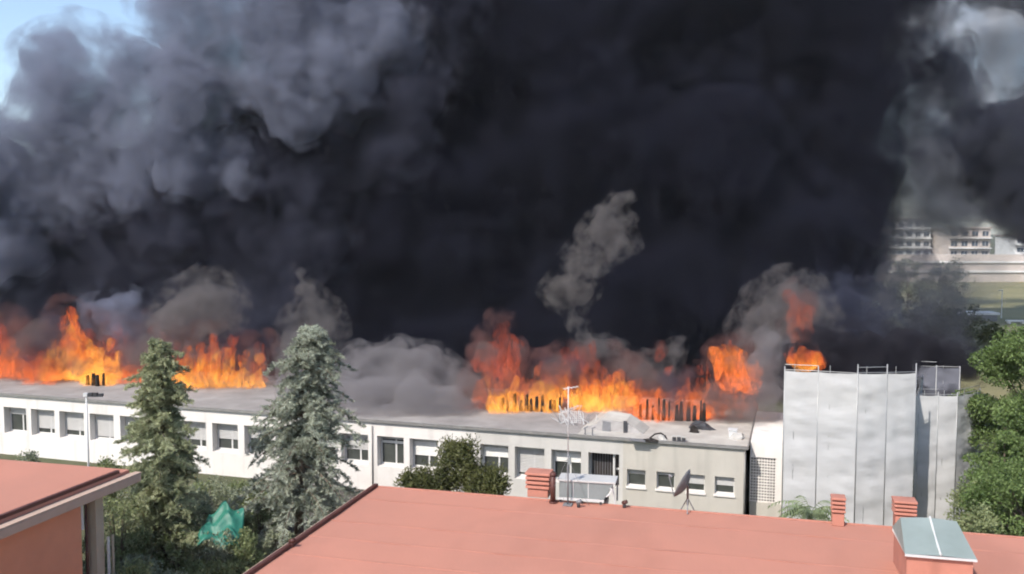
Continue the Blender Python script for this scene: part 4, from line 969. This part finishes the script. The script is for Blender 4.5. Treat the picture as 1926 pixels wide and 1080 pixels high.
fire('red flame curl leaning up beside the low pale smoke bank', [(925,700,640,26),(950,670,598,22),(915,690,650,20),(935,740,690,24),(965,720,650,18)], 64.5, 7.0, 3.0, (RED,RED,DRED), 1.0, dens=1.0)
fire('low yellow flames around the charred uprights', [(x, 778+(x-960)*.02, R.uniform(700,745), R.uniform(12,20)) for x in range(925,1062,13)], 59.9, 4.4, 2.8, (YEL,YEL,RED), 1.2)
fire('broad orange flames behind the sagging roof housing', [(1100,770,690,22),(1125,772,715,28),(1155,772,682,24),(1175,775,700,20),(1140,772,730,40),(1185,778,720,16),(1080,768,715,18),(1060,740,668,12)], 60.5, 4.5, 3.6, (YEL,ORA,RED), 1.15)
fire('ragged red-orange flames along the wing roof', [(x, 796+(x-1200)*.03, R.uniform(715,765), R.uniform(10,18)) for x in range(1195,1335,11)]+[(1290,760,700,16),(1320,780,690,14)], 57.1, 4.4, 3.2, (ORA,ORA,RED), 1.0)
fire('orange fireball curling beside the pale smoke column', [(1360,705,645,20),(1385,715,650,26),(1400,725,670,20),(1345,680,645,14),(1405,735,690,16)], 58.5, 6.6, 3.4, (ORA,(.95,.24,.03),RED), 1.1)
fire('pinkish glow of flame inside the domed smoke puff', [(1495,625,545,20),(1510,620,560,20),(1490,600,550,14)], 60.0, 9.5, 3.2, ((.75,.17,.07),(.55,.10,.055),(.35,.06,.04)), .8, dens=.8)
fire('small orange flame tongue over the top of the tall scaffold', [(1510,682,652,22),(1530,682,655,16),(1490,684,664,16)], 50.5, 8.6, 1.4, (YEL,ORA,RED), 1.1)
fire('dull red flicker inside the smoke over the middle flames', [(1065,700,660,22),(1085,690,665,18),(1040,710,675,16),(1240,670,640,10),(1265,700,685,8),(1315,700,680,8)], 62.5, 6.5, 2.5, (RED,RED,DRED), .9, dens=.8)
fire('wide deep red fire glowing at the back of the roof behind the first flames', [(x, 710, R.uniform(605,665), R.uniform(24,34)) for x in range(-40,340,24)], 76, 4.6, 5.0, (RED,RED,DRED), .9, dens=1.0)
fire('deep red fire glowing behind the flames between fir and cedar', [(x, 730, R.uniform(625,680), R.uniform(22,30)) for x in range(330,500,22)], 71.5, 4.6, 4.2, (ORA,RED,DRED), .9, dens=1.0)
fire('wide deep red fire glowing behind the yellow flames by the antenna', [(x, 765, R.uniform(650,715), R.uniform(20,30)) for x in range(900,1200,20)], 63, 4.6, 4.6, (ORA,RED,DRED), .9, dens=1.0)
fire('wide deep red fire glowing at the back of the wing roof', [(x, 780, R.uniform(675,735), R.uniform(18,26)) for x in range(1195,1400,20)], 60, 4.6, 4.0, (ORA,RED,DRED), .9, dens=1.0)
fire('dull low flames behind the pointed fir', [(60,714,668,24),(90,714,660,22),(70,716,690,26),(225,716,680,22),(250,722,690,22),(275,726,685,20),(300,730,690,24),(325,732,680,20)], 70.5, 4.5, 3.0, (ORA,RED,DRED), .9, dens=1.0)
fire('low burning fringe between the sagging housing and the wing roof', [(1180,785,735,16),(1200,790,740,16),(1340,800,750,14),(1360,798,740,14),(1385,800,765,12)], 57.6, 4.5, 2.6, (ORA,RED,DRED), .95, dens=1.1)
fire('red haze of flame at the roof foot beside the low pale smoke bank', [(880,785,755,22),(905,785,750,24),(930,786,740,22)], 60.5, 4.4, 2.0, (RED,RED,DRED), .9, dens=.6)

# ------------------------------------------------------------------ the hazy summer air
hz = MB().box(-1900,1900,-320,2650,-1,96).build('haze', M['char'])
hm_ = bpy.data.materials.new('haze'); hm_.use_nodes = True; ht = hm_.node_tree; ht.nodes.clear()
ho = ht.nodes.new('ShaderNodeOutputMaterial'); hp_ = ht.nodes.new('ShaderNodeVolumePrincipled'); hp_.inputs['Density'].default_value = .00013; hp_.inputs['Color'].default_value = (.82,.87,.95,1)
ht.links.new(hp_.outputs[0], ho.inputs['Volume']); hz.data.materials[0] = hm_; tag(hz, kind='stuff')
